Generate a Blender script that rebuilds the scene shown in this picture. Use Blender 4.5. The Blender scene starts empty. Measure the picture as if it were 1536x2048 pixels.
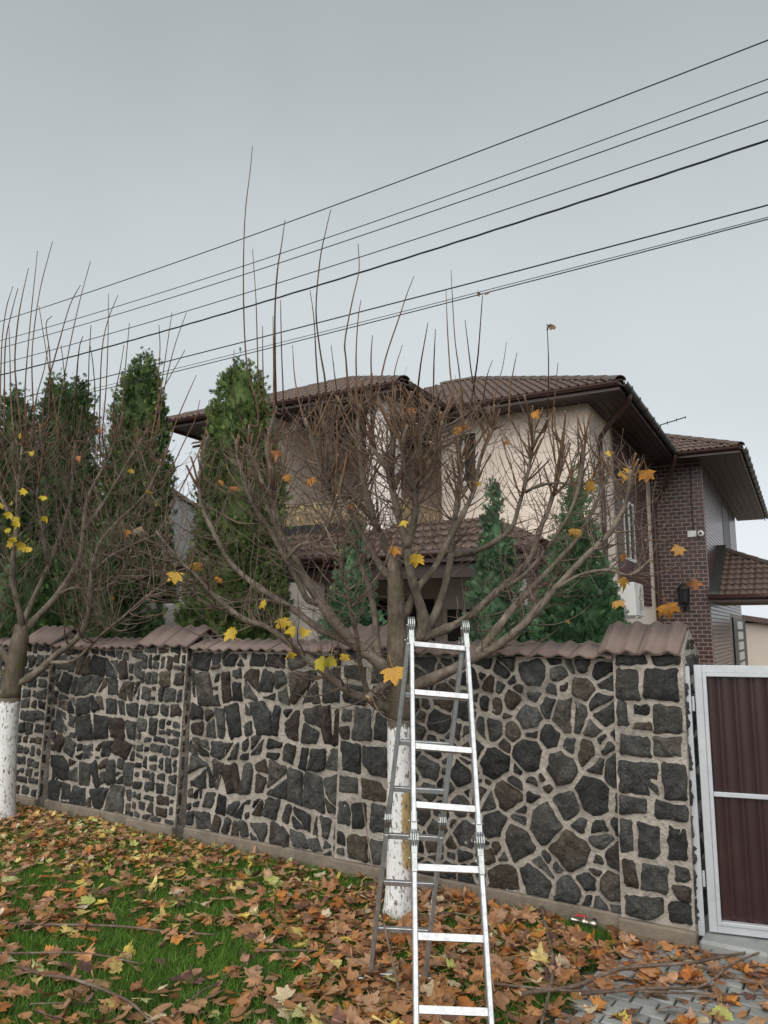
import bpy, bmesh, math, random
import numpy as np
from mathutils import Vector, Matrix

random.seed(7)
RNG = np.random.default_rng(11)
scene = bpy.context.scene
COL = scene.collection

# ------------------------------------------------------------------ camera
CAM_H = 2.1
FPX = 1538.0                       # focal length in pixels of the 1536 x 2048 photograph
PITCH = math.radians(8.8)
cam_data = bpy.data.cameras.new('camera')
cam_data.sensor_fit = 'VERTICAL'
cam_data.sensor_height = 24.0
cam_data.lens = 24.0 * FPX / 2048.0
cam_data.clip_start = 0.05
cam_data.clip_end = 2000.0
cam = bpy.data.objects.new('camera', cam_data)
cam.location = (0.0, 0.0, CAM_H)
cam.rotation_euler = (math.radians(90.0) + PITCH, 0.0, 0.0)
COL.objects.link(cam)
scene.camera = cam

# ------------------------------------------------------------------ overcast sky
SUN_EL, SUN_AZ = math.radians(42.0), math.radians(208.0)   # behind and left of the camera, measured from +Y clockwise
world = bpy.data.worlds.new('World')
scene.world = world
world.use_nodes = True
wn, wl = world.node_tree.nodes, world.node_tree.links
wn.clear()
w_out = wn.new('ShaderNodeOutputWorld')
w_bg = wn.new('ShaderNodeBackground')
w_sky = wn.new('ShaderNodeTexSky')
w_sky.sky_type = 'NISHITA'
w_sky.sun_disc = False
w_sky.sun_elevation = SUN_EL
w_sky.sun_rotation = SUN_AZ
w_sky.air_density = 1.0
w_sky.dust_density = 4.0
w_sky.ozone_density = 1.0
w_hsv = wn.new('ShaderNodeHueSaturation')
w_hsv.inputs['Saturation'].default_value = 0.16
w_hsv.inputs['Value'].default_value = 1.0
# thick even cloud: most of the clear-sky gradient is levelled to a grey blanket
w_geo = wn.new('ShaderNodeNewGeometry')
w_sep = wn.new('ShaderNodeSeparateXYZ')
w_ramp = wn.new('ShaderNodeValToRGB')
w_ramp.color_ramp.interpolation = 'EASE'
e = w_ramp.color_ramp.elements
e[0].position = 0.0; e[0].color = (4.9, 5.15, 5.45, 1)
e[1].position = 0.75; e[1].color = (2.15, 2.4, 2.47, 1)
el = w_ramp.color_ramp.elements.new(0.30); el.color = (3.3, 3.6, 3.75, 1)
w_noise = wn.new('ShaderNodeTexNoise')
w_noise.inputs['Scale'].default_value = 1.6
w_noise.inputs['Detail'].default_value = 4.0
w_map = wn.new('ShaderNodeMapRange')
w_map.inputs['From Min'].default_value = 0.3
w_map.inputs['From Max'].default_value = 0.7
w_map.inputs['To Min'].default_value = 0.90
w_map.inputs['To Max'].default_value = 1.09
w_mul = wn.new('ShaderNodeMix'); w_mul.data_type = 'RGBA'; w_mul.blend_type = 'MULTIPLY'
w_mul.inputs['Factor'].default_value = 1.0
w_mix = wn.new('ShaderNodeMix'); w_mix.data_type = 'RGBA'
w_mix.inputs['Factor'].default_value = 0.88
w_tc = wn.new('ShaderNodeTexCoord')
wl.new(w_tc.outputs['Generated'], w_sep.inputs[0])
wl.new(w_tc.outputs['Generated'], w_noise.inputs['Vector'])
wl.new(w_sep.outputs['Z'], w_ramp.inputs['Fac'])
wl.new(w_noise.outputs['Fac'], w_map.inputs['Value'])
wl.new(w_ramp.outputs['Color'], w_mul.inputs[6])
wl.new(w_map.outputs['Result'], w_mul.inputs[7])
wl.new(w_sky.outputs['Color'], w_hsv.inputs['Color'])
wl.new(w_hsv.outputs['Color'], w_mix.inputs[6])
wl.new(w_mul.outputs[2], w_mix.inputs[7])
wl.new(w_mix.outputs[2], w_bg.inputs['Color'])
w_bg.inputs['Strength'].default_value = 0.1
wl.new(w_bg.outputs['Background'], w_out.inputs['Surface'])
wn.remove(w_geo)

sun_data = bpy.data.lights.new('sun', 'SUN')
sun_data.energy = 1.5
sun_data.angle = math.radians(85.0)
sun_data.color = (1.0, 0.965, 0.92)
sun = bpy.data.objects.new('sun', sun_data)
COL.objects.link(sun)
sdir = Vector((math.sin(SUN_AZ) * math.cos(SUN_EL), math.cos(SUN_AZ) * math.cos(SUN_EL), math.sin(SUN_EL)))
sun.rotation_euler = sdir.to_track_quat('Z', 'Y').to_euler()
sun.location = sdir * 30

scene.view_settings.view_transform = 'Standard'
scene.view_settings.look = 'None'
scene.view_settings.exposure = 0.9
scene.view_settings.gamma = 1.0
scene.view_settings.use_curve_mapping = False
scene.render.engine = 'CYCLES'
scene.cycles.max_bounces = 6
scene.cycles.diffuse_bounces = 3
scene.cycles.glossy_bounces = 3
scene.cycles.transparent_max_bounces = 4

# ------------------------------------------------------------------ measuring: photograph pixel -> place
CP, SP = math.cos(PITCH), math.sin(PITCH)
def ray(px, py):
    r = (px - 768.0) / FPX
    u = (1024.0 - py) / FPX
    return Vector((r, CP - SP * u, SP + CP * u))
CAMV = Vector((0, 0, CAM_H))
def at_y(px, py, y):
    d = ray(px, py); return CAMV + d * (y / d.y)
def at_z(px, py, z):
    d = ray(px, py); return CAMV + d * ((z - CAM_H) / d.z)
def at_plane(px, py, p0, n):
    d = ray(px, py); return CAMV + d * ((Vector(p0) - CAMV).dot(n) / d.dot(n))
def proj(p):
    x, y, z = p[0], p[1], p[2] - CAM_H
    dep = y * CP + z * SP
    up = -y * SP + z * CP
    return 768 + FPX * x / dep, 1024 - FPX * up / dep, dep

# ------------------------------------------------------------------ building helpers
WM = {}                                             # world matrix of every parent
def thing(name, label, cat, loc=(0, 0, 0), group=None):
    o = bpy.data.objects.new(name, None)
    o.empty_display_size = 0.2
    o.location = loc
    COL.objects.link(o)
    o['label'] = label; o['category'] = cat; o['kind'] = 'thing'
    if group: o['group'] = group
    WM[o.name] = Matrix.Translation(Vector(loc))
    return o
def tag(o, label, cat, group=None):
    o['label'] = label; o['category'] = cat
    if group: o['group'] = group
    return o
def structure(o):
    o['kind'] = 'structure'; return o
def stuff(o):
    o['kind'] = 'stuff'; return o
def link_mesh(name, me, mats, parent=None, matrix=None):
    """An object for me; matrix is its place in the world."""
    o = bpy.data.objects.new(name, me)
    COL.objects.link(o)
    if not isinstance(mats, (list, tuple)): mats = [mats]
    if len(me.materials) == 0:
        for m in mats: me.materials.append(m)
    m = matrix if matrix is not None else Matrix.Identity(4)
    if parent is not None:
        o.parent = parent
        o.matrix_basis = WM[parent.name].inverted() @ m
    else:
        o.matrix_basis = m
    WM[o.name] = m.copy()
    return o
def np_mesh(name, V, Fc, smooth=False, mat_idx=None):
    """V (n,3) array; Fc list of index tuples or (m,k) array."""
    me = bpy.data.meshes.new(name)
    if isinstance(Fc, np.ndarray):
        V = np.asarray(V, dtype=np.float32); m, k = Fc.shape
        me.vertices.add(len(V)); me.vertices.foreach_set('co', V.ravel())
        me.loops.add(m * k); me.loops.foreach_set('vertex_index', Fc.astype(np.int32).ravel())
        me.polygons.add(m); me.polygons.foreach_set('loop_start', np.arange(0, m * k, k, dtype=np.int32))
        me.update(calc_edges=True)
    else:
        me.from_pydata([tuple(v) for v in V], [], Fc)
    if smooth: me.polygons.foreach_set('use_smooth', np.ones(len(me.polygons), dtype=bool))
    if mat_idx is not None: me.polygons.foreach_set('material_index', np.asarray(mat_idx, dtype=np.int32))
    me.update()
    return me
def color_attr(me, cols, name='tint'):
    a = me.color_attributes.new(name, 'FLOAT_COLOR', 'POINT')
    a.data.foreach_set('color', np.asarray(cols, dtype=np.float32).ravel())
def float_attr(me, vals, name):
    a = me.attributes.new(name, 'FLOAT', 'POINT')
    a.data.foreach_set('value', np.asarray(vals, dtype=np.float32))

class MB:
    """Collects shapes in world space, then links them as ONE mesh object."""
    def __init__(s): s.v = []; s.f = []; s.mi = []
    def add(s, verts, faces, mi=0):
        b = len(s.v)
        s.v.extend([tuple(v) for v in verts])
        s.f.extend([tuple(i + b for i in f) for f in faces])
        s.mi.extend([mi] * len(faces))
        return s
    def box(s, c, ax, ay, az, mi=0):
        """Centre and three half-extent vectors."""
        c, ax, ay, az = Vector(c), Vector(ax), Vector(ay), Vector(az)
        if ax.cross(ay).dot(az) < 0: ax = -ax
        vs = [c + ax * i + ay * j + az * k for k in (-1, 1) for j in (-1, 1) for i in (-1, 1)]
        return s.add(vs, [(0, 2, 3, 1), (4, 5, 7, 6), (0, 1, 5, 4), (2, 6, 7, 3), (0, 4, 6, 2), (1, 3, 7, 5)], mi)
    def bar(s, a, b, w, h, up=(0, 0, 1), mi=0):
        a, b = Vector(a), Vector(b); d = (b - a)
        z = Vector(up); x = d.normalized().cross(z)
        if x.length < 1e-6: x = Vector((1, 0, 0))
        x.normalize(); z = x.cross(d).normalized()
        return s.box((a + b) / 2, d / 2, x * w / 2, z * h / 2, mi)
    def prism(s, pts, ext, mi=0):
        """Flat polygon pts pushed along ext."""
        n = len(pts); ext = Vector(ext)
        a = [Vector(p) for p in pts]; b = [p + ext for p in a]
        return s.add(a + b, [tuple(range(n))[::-1], tuple(range(n, 2 * n))] + [(i, (i + 1) % n, n + (i + 1) % n, n + i) for i in range(n)], mi)
    def tube(s, path, rad, k=8, caps=True, mi=0, cap_mi=None):
        V, Fq, Fc = tube_np(path, rad, k)
        b = len(s.v); s.v.extend(map(tuple, V)); s.f.extend([tuple(int(i) + b for i in f) for f in Fq]); s.mi.extend([mi] * len(Fq))
        if caps:
            for f in Fc:
                s.f.append(tuple(int(i) + b for i in f)); s.mi.append(mi if cap_mi is None else cap_mi)
        return s
    def lathe(s, origin, axis, prof, k=16, mi=0):
        """prof: list of (along, radius)."""
        o, a = Vector(origin), Vector(axis).normalized()
        x = a.orthogonal().normalized(); y = a.cross(x)
        vs = []; fs = []
        for (h, r) in prof:
            for i in range(k):
                t = 2 * math.pi * i / k
                vs.append(o + a * h + (x * math.cos(t) + y * math.sin(t)) * r)
        for j in range(len(prof) - 1):
            for i in range(k):
                fs.append((j * k + i, j * k + (i + 1) % k, (j + 1) * k + (i + 1) % k, (j + 1) * k + i))
        fs.append(tuple(range(k))[::-1]); fs.append(tuple(range((len(prof) - 1) * k, len(prof) * k)))
        return s.add(vs, fs, mi)
    def build(s, name, mats, parent=None, smooth=False, bevel=0.0):
        M = WM[parent.name] if parent is not None else Matrix.Identity(4)
        Mi = M.inverted()
        me = bpy.data.meshes.new(name)
        me.from_pydata([tuple(Mi @ Vector(v)) for v in s.v], [], s.f)
        if not isinstance(mats, (list, tuple)): mats = [mats]
        for m in mats: me.materials.append(m)
        me.polygons.foreach_set('material_index', np.asarray(s.mi, dtype=np.int32))
        if smooth: me.polygons.foreach_set('use_smooth', np.ones(len(me.polygons), dtype=bool))
        me.update()
        if bevel > 0:
            bm = bmesh.new(); bm.from_mesh(me)
            bmesh.ops.bevel(bm, geom=[e for e in bm.edges if e.is_manifold and e.calc_face_angle(0) > 0.6], offset=bevel, segments=1, affect='EDGES', clamp_overlap=True)
            bm.to_mesh(me); bm.free()
        o = bpy.data.objects.new(name, me)
        COL.objects.link(o)
        if parent is not None: o.parent = parent
        WM[o.name] = M.copy()
        return o

def tube_np(path, rad, k):
    P = np.asarray([tuple(p) for p in path], dtype=float); n = len(P)
    R = np.broadcast_to(np.asarray(rad, dtype=float), (n,))
    T = np.gradient(P, axis=0); T /= (np.linalg.norm(T, axis=1, keepdims=True) + 1e-9)
    ref = np.array([0.0, 0.0, 1.0]) if abs(T[0][2]) < 0.9 else np.array([1.0, 0.0, 0.0])
    x = np.cross(T[0], ref); x /= np.linalg.norm(x)
    ang = np.arange(k) * 2 * math.pi / k
    ca, sa = np.cos(ang)[:, None], np.sin(ang)[:, None]
    V = np.empty((n, k, 3))
    for i in range(n):
        x = x - T[i] * np.dot(x, T[i]); x /= (np.linalg.norm(x) + 1e-9)
        y = np.cross(T[i], x)
        V[i] = P[i] + (ca * x + sa * y) * R[i]
    idx = np.arange(n * k).reshape(n, k)
    nx = np.roll(idx, -1, axis=1)
    Fq = np.stack([idx[:-1], nx[:-1], nx[1:], idx[1:]], axis=-1).reshape(-1, 4)
    return V.reshape(-1, 3), Fq, [tuple(idx[0][::-1]), tuple(idx[-1])]

def smooth_path(pts, sub=4):
    """Catmull-Rom through pts."""
    P = [np.array(tuple(p), dtype=float) for p in pts]
    if len(P) < 3: 
        return [P[0] + (P[-1] - P[0]) * t for t in np.linspace(0, 1, sub + 1)]
    Q = [2 * P[0] - P[1]] + P + [2 * P[-1] - P[-2]]
    out = []
    for i in range(1, len(Q) - 2):
        a, b, c, d = Q[i - 1], Q[i], Q[i + 1], Q[i + 2]
        for j in range(sub):
            t = j / sub
            out.append(0.5 * ((2 * b) + (c - a) * t + (2 * a - 5 * b + 4 * c - d) * t * t + (3 * b - a - 3 * c + d) * t ** 3))
    out.append(P[-1])
    return out
# ------------------------------------------------------------------ procedural materials
def new_mat(name):
    m = bpy.data.materials.new(name); m.use_nodes = True
    nt = m.node_tree
    b = nt.nodes['Principled BSDF']
    return m, nt.nodes, nt.links, b
def noise(N, L, scale, detail=4, coord='Object', rough=0.55, vec=None, stretch=None):
    t = N.new('ShaderNodeTexNoise'); t.inputs['Scale'].default_value = scale
    t.inputs['Detail'].default_value = detail; t.inputs['Roughness'].default_value = rough
    if vec is None:
        c = N.new('ShaderNodeTexCoord'); vec = c.outputs[coord]
    if stretch:
        mp = N.new('ShaderNodeMapping'); mp.inputs['Scale'].default_value = stretch
        L.new(vec, mp.inputs['Vector']); vec = mp.outputs['Vector']
    L.new(vec, t.inputs['Vector'])
    return t.outputs['Fac']
def ramp(N, L, fac, stops):
    r = N.new('ShaderNodeValToRGB'); L.new(fac, r.inputs['Fac'])
    e = r.color_ramp.elements
    while len(e) < len(stops): e.new(0.5)
    for i, (p, c) in enumerate(stops):
        e[i].position = p; e[i].color = (c[0], c[1], c[2], 1) if hasattr(c, '__len__') else (c, c, c, 1)
    return r.outputs['Color']
def mix(N, L, fac, a, b, mode='MIX'):
    m = N.new('ShaderNodeMix'); m.data_type = 'RGBA'; m.blend_type = mode
    def put(s, v):
        if hasattr(v, 'links') or isinstance(v, bpy.types.NodeSocket): L.new(v, s)
        elif hasattr(v, '__len__'): s.default_value = (v[0], v[1], v[2], 1)
        else: s.default_value = v
    put(m.inputs['Factor'], fac); put(m.inputs[6], a); put(m.inputs[7], b)
    return m.outputs[2]
def math_n(N, L, op, a, b=None):
    m = N.new('ShaderNodeMath'); m.operation = op
    for i, v in enumerate((a, b)):
        if v is None: continue
        if isinstance(v, bpy.types.NodeSocket): L.new(v, m.inputs[i])
        else: m.inputs[i].default_value = v
    return m.outputs[0]
def bump(N, L, b, h, strength=0.3, dist=0.01):
    n = N.new('ShaderNodeBump'); n.inputs['Strength'].default_value = strength; n.inputs['Distance'].default_value = dist
    L.new(h, n.inputs['Height']); L.new(n.outputs['Normal'], b.inputs['Normal'])
def rnd(N): return N.new('ShaderNodeObjectInfo').outputs['Random']
def basic(name, col, rough=0.6, var=0.15, scale=8.0, metal=0.0, bump_s=0.0, bump_scale=60.0, dist=0.005, per_object=0.0, stretch=None, dirt=None, spec=0.5):
    m, N, L, b = new_mat(name)
    c = np.array(col)
    n = noise(N, L, scale, 5, stretch=stretch)
    out = ramp(N, L, n, [(0.25, tuple(c * (1 - var))), (0.75, tuple(np.minimum(c * (1 + var), 1)))])
    if per_object:
        v = ramp(N, L, rnd(N), [(0.0, 1 - per_object), (1.0, 1 + per_object)])
        out = mix(N, L, 1.0, out, v, 'MULTIPLY')
    if dirt:
        dcol, sc, lo, hi = dirt
        f = ramp(N, L, noise(N, L, sc, 8, rough=0.7), [(lo, 0.0), (hi, 1.0)])
        out = mix(N, L, f, out, dcol)
    L.new(out, b.inputs['Base Color'])
    b.inputs['Roughness'].default_value = rough
    b.inputs['Metallic'].default_value = metal
    b.inputs['Specular IOR Level'].default_value = spec
    if bump_s: bump(N, L, b, noise(N, L, bump_scale, 6, stretch=stretch), bump_s, dist)
    return m

M = {}
# --- rubble stone, mortar smeared over the rims
def stone_mat(name, stops, mortar=(0.42, 0.375, 0.32)):
    m, N, L, b = new_mat(name)
    base = ramp(N, L, rnd(N), stops)
    n1 = noise(N, L, 9, 6, rough=0.65)
    n2 = noise(N, L, 70, 5, rough=0.7)
    v1 = ramp(N, L, n1, [(0.3, 0.42), (0.5, 0.95), (0.72, 1.9)])
    c = mix(N, L, 1.0, mix(N, L, 1.0, base, (0.80, 0.78, 0.745), 'MULTIPLY'), v1, 'MULTIPLY')
    v2 = ramp(N, L, n2, [(0.33, 0.55), (0.67, 1.6)])
    c = mix(N, L, 1.0, c, v2, 'MULTIPLY')
    # pale lime specks
    sp = ramp(N, L, noise(N, L, 130, 3, rough=0.5), [(0.63, 0.0), (0.70, 0.75)])
    c = mix(N, L, sp, c, (0.23, 0.22, 0.20))
    hz = ramp(N, L, noise(N, L, 1.7, 6, rough=0.65), [(0.50, 0.0), (0.74, 0.42)])
    hz = math_n(N, L, 'MULTIPLY', hz, ramp(N, L, n2, [(0.38, 0.25), (0.62, 1.3)]))
    c = mix(N, L, hz, c, (0.20, 0.205, 0.205))
    # mortar over the edge: rim attribute + noise
    at = N.new('ShaderNodeAttribute'); at.attribute_name = 'rim'
    k = math_n(N, L, 'ADD', at.outputs['Fac'], math_n(N, L, 'MULTIPLY', math_n(N, L, 'SUBTRACT', noise(N, L, 17, 8, rough=0.8), 0.5), 1.0))
    f = ramp(N, L, k, [(0.12, 1.0), (0.20, 0.0)])
    c = mix(N, L, f, c, mix(N, L, n1, tuple(np.array(mortar) * 0.72), mortar))
    L.new(c, b.inputs['Base Color'])
    b.inputs['Roughness'].default_value = 0.78
    b.inputs['Specular IOR Level'].default_value = 0.35
    vo = N.new('ShaderNodeTexVoronoi'); vo.inputs['Scale'].default_value = 13.0; vo.feature = 'SMOOTH_F1'; vo.inputs['Smoothness'].default_value = 0.25
    tc = N.new('ShaderNodeTexCoord'); mv = N.new('ShaderNodeMix'); mv.data_type = 'VECTOR'; mv.inputs['Factor'].default_value = 0.12
    L.new(tc.outputs['Object'], mv.inputs[4])
    nd = N.new('ShaderNodeTexNoise'); nd.inputs['Scale'].default_value = 8.0; L.new(tc.outputs['Object'], nd.inputs['Vector']); L.new(nd.outputs['Color'], mv.inputs[5])
    L.new(mv.outputs[1], vo.inputs['Vector'])
    h = math_n(N, L, 'ADD', math_n(N, L, 'MULTIPLY', noise(N, L, 22, 8, rough=0.7), 0.8), math_n(N, L, 'MULTIPLY', n2, 0.22))
    h = math_n(N, L, 'ADD', h, math_n(N, L, 'MULTIPLY', vo.outputs['Distance'], 0.7))
    bump(N, L, b, h, 1.0, 0.05)
    return m
GREY = [(0.0, (0.026, 0.026, 0.026)), (0.18, (0.048, 0.049, 0.048)), (0.42, (0.068, 0.069, 0.067)), (0.66, (0.092, 0.093, 0.089)), (0.76, (0.055, 0.039, 0.032)), (0.84, (0.088, 0.070, 0.050)), (0.92, (0.12, 0.121, 0.116)), (1.0, (0.036, 0.036, 0.036))]
M['stone'] = stone_mat('basalt_stone', GREY)
M['stone_tan'] = stone_mat('tan_stone', [(0.0, (0.085, 0.07, 0.05)), (1.0, (0.13, 0.11, 0.08))])
M['mortar'] = basic('mortar', (0.42, 0.375, 0.32), 0.9, 0.36, 3.2, bump_s=1.0, bump_scale=30, dist=0.03, dirt=((0.11, 0.10, 0.085), 3.5, 0.46, 0.72))
M['plinth'] = basic('old_concrete', (0.20, 0.165, 0.125), 0.9, 0.25, 4, bump_s=0.6, bump_scale=25, dist=0.015, dirt=((0.08, 0.075, 0.055), 3.0, 0.5, 0.75))
M['cap_tile'] = basic('cap_tile', (0.185, 0.133, 0.113), 0.68, 0.14, 6, bump_s=0.15, bump_scale=140, dist=0.003, per_object=0.12, dirt=((0.12, 0.09, 0.075), 9.0, 0.55, 0.8))
M['roof_tile'] = basic('roof_tile', (0.115, 0.075, 0.058), 0.6, 0.2, 3, bump_s=0.2, bump_scale=90, dist=0.004, per_object=0.16, dirt=((0.07, 0.055, 0.045), 5.0, 0.55, 0.8))
M['ridge_tile'] = basic('ridge_tile', (0.095, 0.068, 0.056), 0.65, 0.2, 4, bump_s=0.2, bump_scale=90, dist=0.004)
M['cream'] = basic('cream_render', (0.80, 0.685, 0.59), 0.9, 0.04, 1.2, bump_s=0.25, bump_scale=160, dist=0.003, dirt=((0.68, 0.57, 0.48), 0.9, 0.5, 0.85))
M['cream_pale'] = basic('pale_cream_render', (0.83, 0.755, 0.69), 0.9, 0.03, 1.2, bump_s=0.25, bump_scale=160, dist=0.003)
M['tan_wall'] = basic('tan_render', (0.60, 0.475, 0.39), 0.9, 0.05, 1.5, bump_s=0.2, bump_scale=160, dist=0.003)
M['soffit'] = basic('brown_soffit_boards', (0.050, 0.028, 0.024), 0.5, 0.2, 3)
M['brown_metal'] = basic('brown_gutter', (0.055, 0.026, 0.021), 0.38, 0.15, 4)
M['dark_metal'] = basic('dark_grey_gutter', (0.045, 0.046, 0.045), 0.4, 0.2, 5)
M['black'] = basic('black_metal', (0.012, 0.012, 0.013), 0.45, 0.2, 20)
M['dark_room'] = basic('dark_door_and_unlit_room', (0.022, 0.014, 0.011), 0.5, 0.3, 3)  # dark doors, and the unlit room painted into the tower window
M['felt'] = basic('black_felt', (0.02, 0.021, 0.023), 0.7, 0.3, 6)
M['white_plastic'] = basic('white_plastic', (0.72, 0.72, 0.70), 0.4, 0.04, 8)
M['gold'] = basic('gilt_iron', (0.52, 0.40, 0.16), 0.42, 0.25, 30, metal=0.35)
M['railing'] = basic('beige_railing_panel', (0.36, 0.28, 0.19), 0.6, 0.1, 8)
M['bark'] = None
M['wood'] = basic('fresh_cut_wood', (0.62, 0.47, 0.28), 0.7, 0.15, 60)
M['red_handle'] = basic('red_handle', (0.45, 0.03, 0.04), 0.35, 0.1, 20)
M['brass'] = basic('nickel_brass', (0.5, 0.46, 0.38), 0.3, 0.15, 40, metal=0.9)
M['pipe'] = basic('black_pipe', (0.02, 0.02, 0.022), 0.5, 0.2, 30)
M['wire'] = basic('black_cable', (0.018, 0.019, 0.02), 0.6, 0.1, 10)
M['rust'] = basic('rust', (0.30, 0.11, 0.04), 0.8, 0.4, 60)
M['curb'] = basic('grey_concrete', (0.27, 0.28, 0.27), 0.85, 0.2, 5, bump_s=0.4, bump_scale=60, dist=0.006, dirt=((0.12, 0.125, 0.115), 4, 0.5, 0.75))
M['grey_wall'] = basic('grey_panel_wall', (0.38, 0.39, 0.38), 0.9, 0.12, 1)
M['pale_stone'] = basic('pale_stone_wall', (0.48, 0.46, 0.43), 0.9, 0.3, 3, bump_s=0.4, bump_scale=12, dist=0.02)
M['soil'] = basic('garden_soil', (0.075, 0.06, 0.042), 0.95, 0.35, 3, bump_s=0.6, bump_scale=30, dist=0.02, dirt=((0.05, 0.075, 0.03), 2.0, 0.45, 0.7))
M['lawn'] = basic('lawn_earth', (0.035, 0.055, 0.014), 0.95, 0.4, 6, bump_s=0.7, bump_scale=50, dist=0.02, dirt=((0.075, 0.05, 0.03), 5.0, 0.5, 0.75))
M['joint'] = basic('mossy_joint_sand', (0.085, 0.08, 0.055), 0.95, 0.3, 12, bump_s=0.5, bump_scale=80, dist=0.006, dirt=((0.045, 0.075, 0.022), 3.0, 0.42, 0.58))
M['brick_joint'] = basic('brick_joint', (0.36, 0.30, 0.265), 0.9, 0.12, 8)

def brick_mat():
    m, N, L, b = new_mat('dark_clinker_brick')
    c = ramp(N, L, rnd(N), [(0.0, (0.034, 0.019, 0.021)), (0.35, (0.056, 0.026, 0.027)), (0.65, (0.074, 0.031, 0.030)), (1.0, (0.044, 0.025, 0.029))])
    n = noise(N, L, 14, 4)
    c = mix(N, L, 1.0, c, ramp(N, L, n, [(0.3, 0.75), (0.7, 1.25)]), 'MULTIPLY')
    L.new(c, b.inputs['Base Color'])
    b.inputs['Roughness'].default_value = 0.42
    bump(N, L, b, noise(N, L, 60, 4), 0.2, 0.004)
    return m
M['brick'] = brick_mat()
def brick_mass_mat():
    m, N, L, b = new_mat('dark_clinker_brick_mass')
    at = N.new('ShaderNodeAttribute'); at.attribute_name = 'tint'
    n = noise(N, L, 14, 4)
    c = mix(N, L, 1.0, at.outputs['Color'], ramp(N, L, n, [(0.3, 0.75), (0.7, 1.25)]), 'MULTIPLY')
    L.new(c, b.inputs['Base Color'])
    b.inputs['Roughness'].default_value = 0.27
    return m
M['brick_mass'] = brick_mass_mat()

def tint_mat(name, rough=0.7, translucent=0.0, nscale=30, var=0.3, spec=0.4):
    """Colour carried by the mesh (one colour per leaf, blade or frond)."""
    m, N, L, b = new_mat(name)
    at = N.new('ShaderNodeAttribute'); at.attribute_name = 'tint'
    c = mix(N, L, 1.0, at.outputs['Color'], ramp(N, L, noise(N, L, nscale, 4), [(0.3, 1 - var), (0.7, 1 + var)]), 'MULTIPLY')
    L.new(c, b.inputs['Base Color'])
    b.inputs['Roughness'].default_value = rough
    b.inputs['Specular IOR Level'].default_value = spec
    if translucent:
        tr = N.new('ShaderNodeBsdfTranslucent'); L.new(c, tr.inputs['Color'])
        mx = N.new('ShaderNodeMixShader'); mx.inputs[0].default_value = translucent
        L.new(b.outputs[0], mx.inputs[1]); L.new(tr.outputs[0], mx.inputs[2])
        L.new(mx.outputs[0], N['Material Output'].inputs['Surface'])
    return m
M['litter'] = tint_mat('fallen_leaf_mass', 0.75, 0.15, 25, 0.35, 0.3)
M['blade'] = tint_mat('grass_blade', 0.6, 0.3, 8, 0.25, 0.3)
M['frond'] = tint_mat('conifer_frond', 0.65, 0.2, 5, 0.35, 0.3)

def leaf_obj_mat():
    m, N, L, b = new_mat('single_leaf')
    oi = N.new('ShaderNodeObjectInfo')
    n1 = noise(N, L, 14, 5, rough=0.6)
    c = mix(N, L, 1.0, oi.outputs['Color'], ramp(N, L, n1, [(0.28, 0.62), (0.5, 1.0), (0.75, 1.3)]), 'MULTIPLY')
    sp = ramp(N, L, noise(N, L, 38, 3), [(0.62, 0.0), (0.72, 0.7)])
    c = mix(N, L, sp, c, (0.10, 0.05, 0.025))
    at = N.new('ShaderNodeAttribute'); at.attribute_name = 'vein'
    c = mix(N, L, math_n(N, L, 'MULTIPLY', at.outputs['Fac'], 0.35), c, (0.45, 0.30, 0.14))
    L.new(c, b.inputs['Base Color']); b.inputs['Roughness'].default_value = 0.72
    b.inputs['Specular IOR Level'].default_value = 0.3
    tr = N.new('ShaderNodeBsdfTranslucent'); L.new(c, tr.inputs['Color'])
    mx = N.new('ShaderNodeMixShader'); mx.inputs[0].default_value = 0.2
    L.new(b.outputs[0], mx.inputs[1]); L.new(tr.outputs[0], mx.inputs[2])
    L.new(mx.outputs[0], N['Material Output'].inputs['Surface'])
    bump(N, L, b, n1, 0.4, 0.004)
    return m
M['leaf'] = leaf_obj_mat()

def bark_mat(name, stops, green=0.0, rough=0.8):
    m, N, L, b = new_mat(name)
    n1 = noise(N, L, 6, 6)
    c = ramp(N, L, n1, stops)
    st = noise(N, L, 40, 5, stretch=(1, 1, 0.2))
    c = mix(N, L, 1.0, c, ramp(N, L, st, [(0.3, 0.7), (0.7, 1.25)]), 'MULTIPLY')
    if green:
        g = ramp(N, L, noise(N, L, 5, 5, rough=0.7), [(0.48, 0.0), (0.66, green)])
        c = mix(N, L, g, c, (0.085, 0.085, 0.028))
    L.new(c, b.inputs['Base Color']); b.inputs['Roughness'].default_value = rough
    b.inputs['Specular IOR Level'].default_value = 0.3
    bump(N, L, b, math_n(N, L, 'ADD', st, noise(N, L, 14, 4)), 0.8, 0.014)
    return m
M['bark'] = bark_mat('maple_bark', [(0.25, (0.07, 0.056, 0.040)), (0.5, (0.135, 0.108, 0.08)), (0.75, (0.22, 0.18, 0.14))], 0.85)
M['limb'] = bark_mat('limb_bark', [(0.25, (0.07, 0.055, 0.043)), (0.5, (0.15, 0.12, 0.094)), (0.75, (0.27, 0.225, 0.18))], 0.3)
M['shoot'] = bark_mat('young_shoot_bark', [(0.25, (0.075, 0.042, 0.026)), (0.5, (0.135, 0.078, 0.045)), (0.75, (0.20, 0.125, 0.075))])
M['twig'] = bark_mat('twig_bark', [(0.25, (0.06, 0.04, 0.03)), (0.5, (0.14, 0.098, 0.073)), (0.75, (0.30, 0.24, 0.19))])

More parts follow.
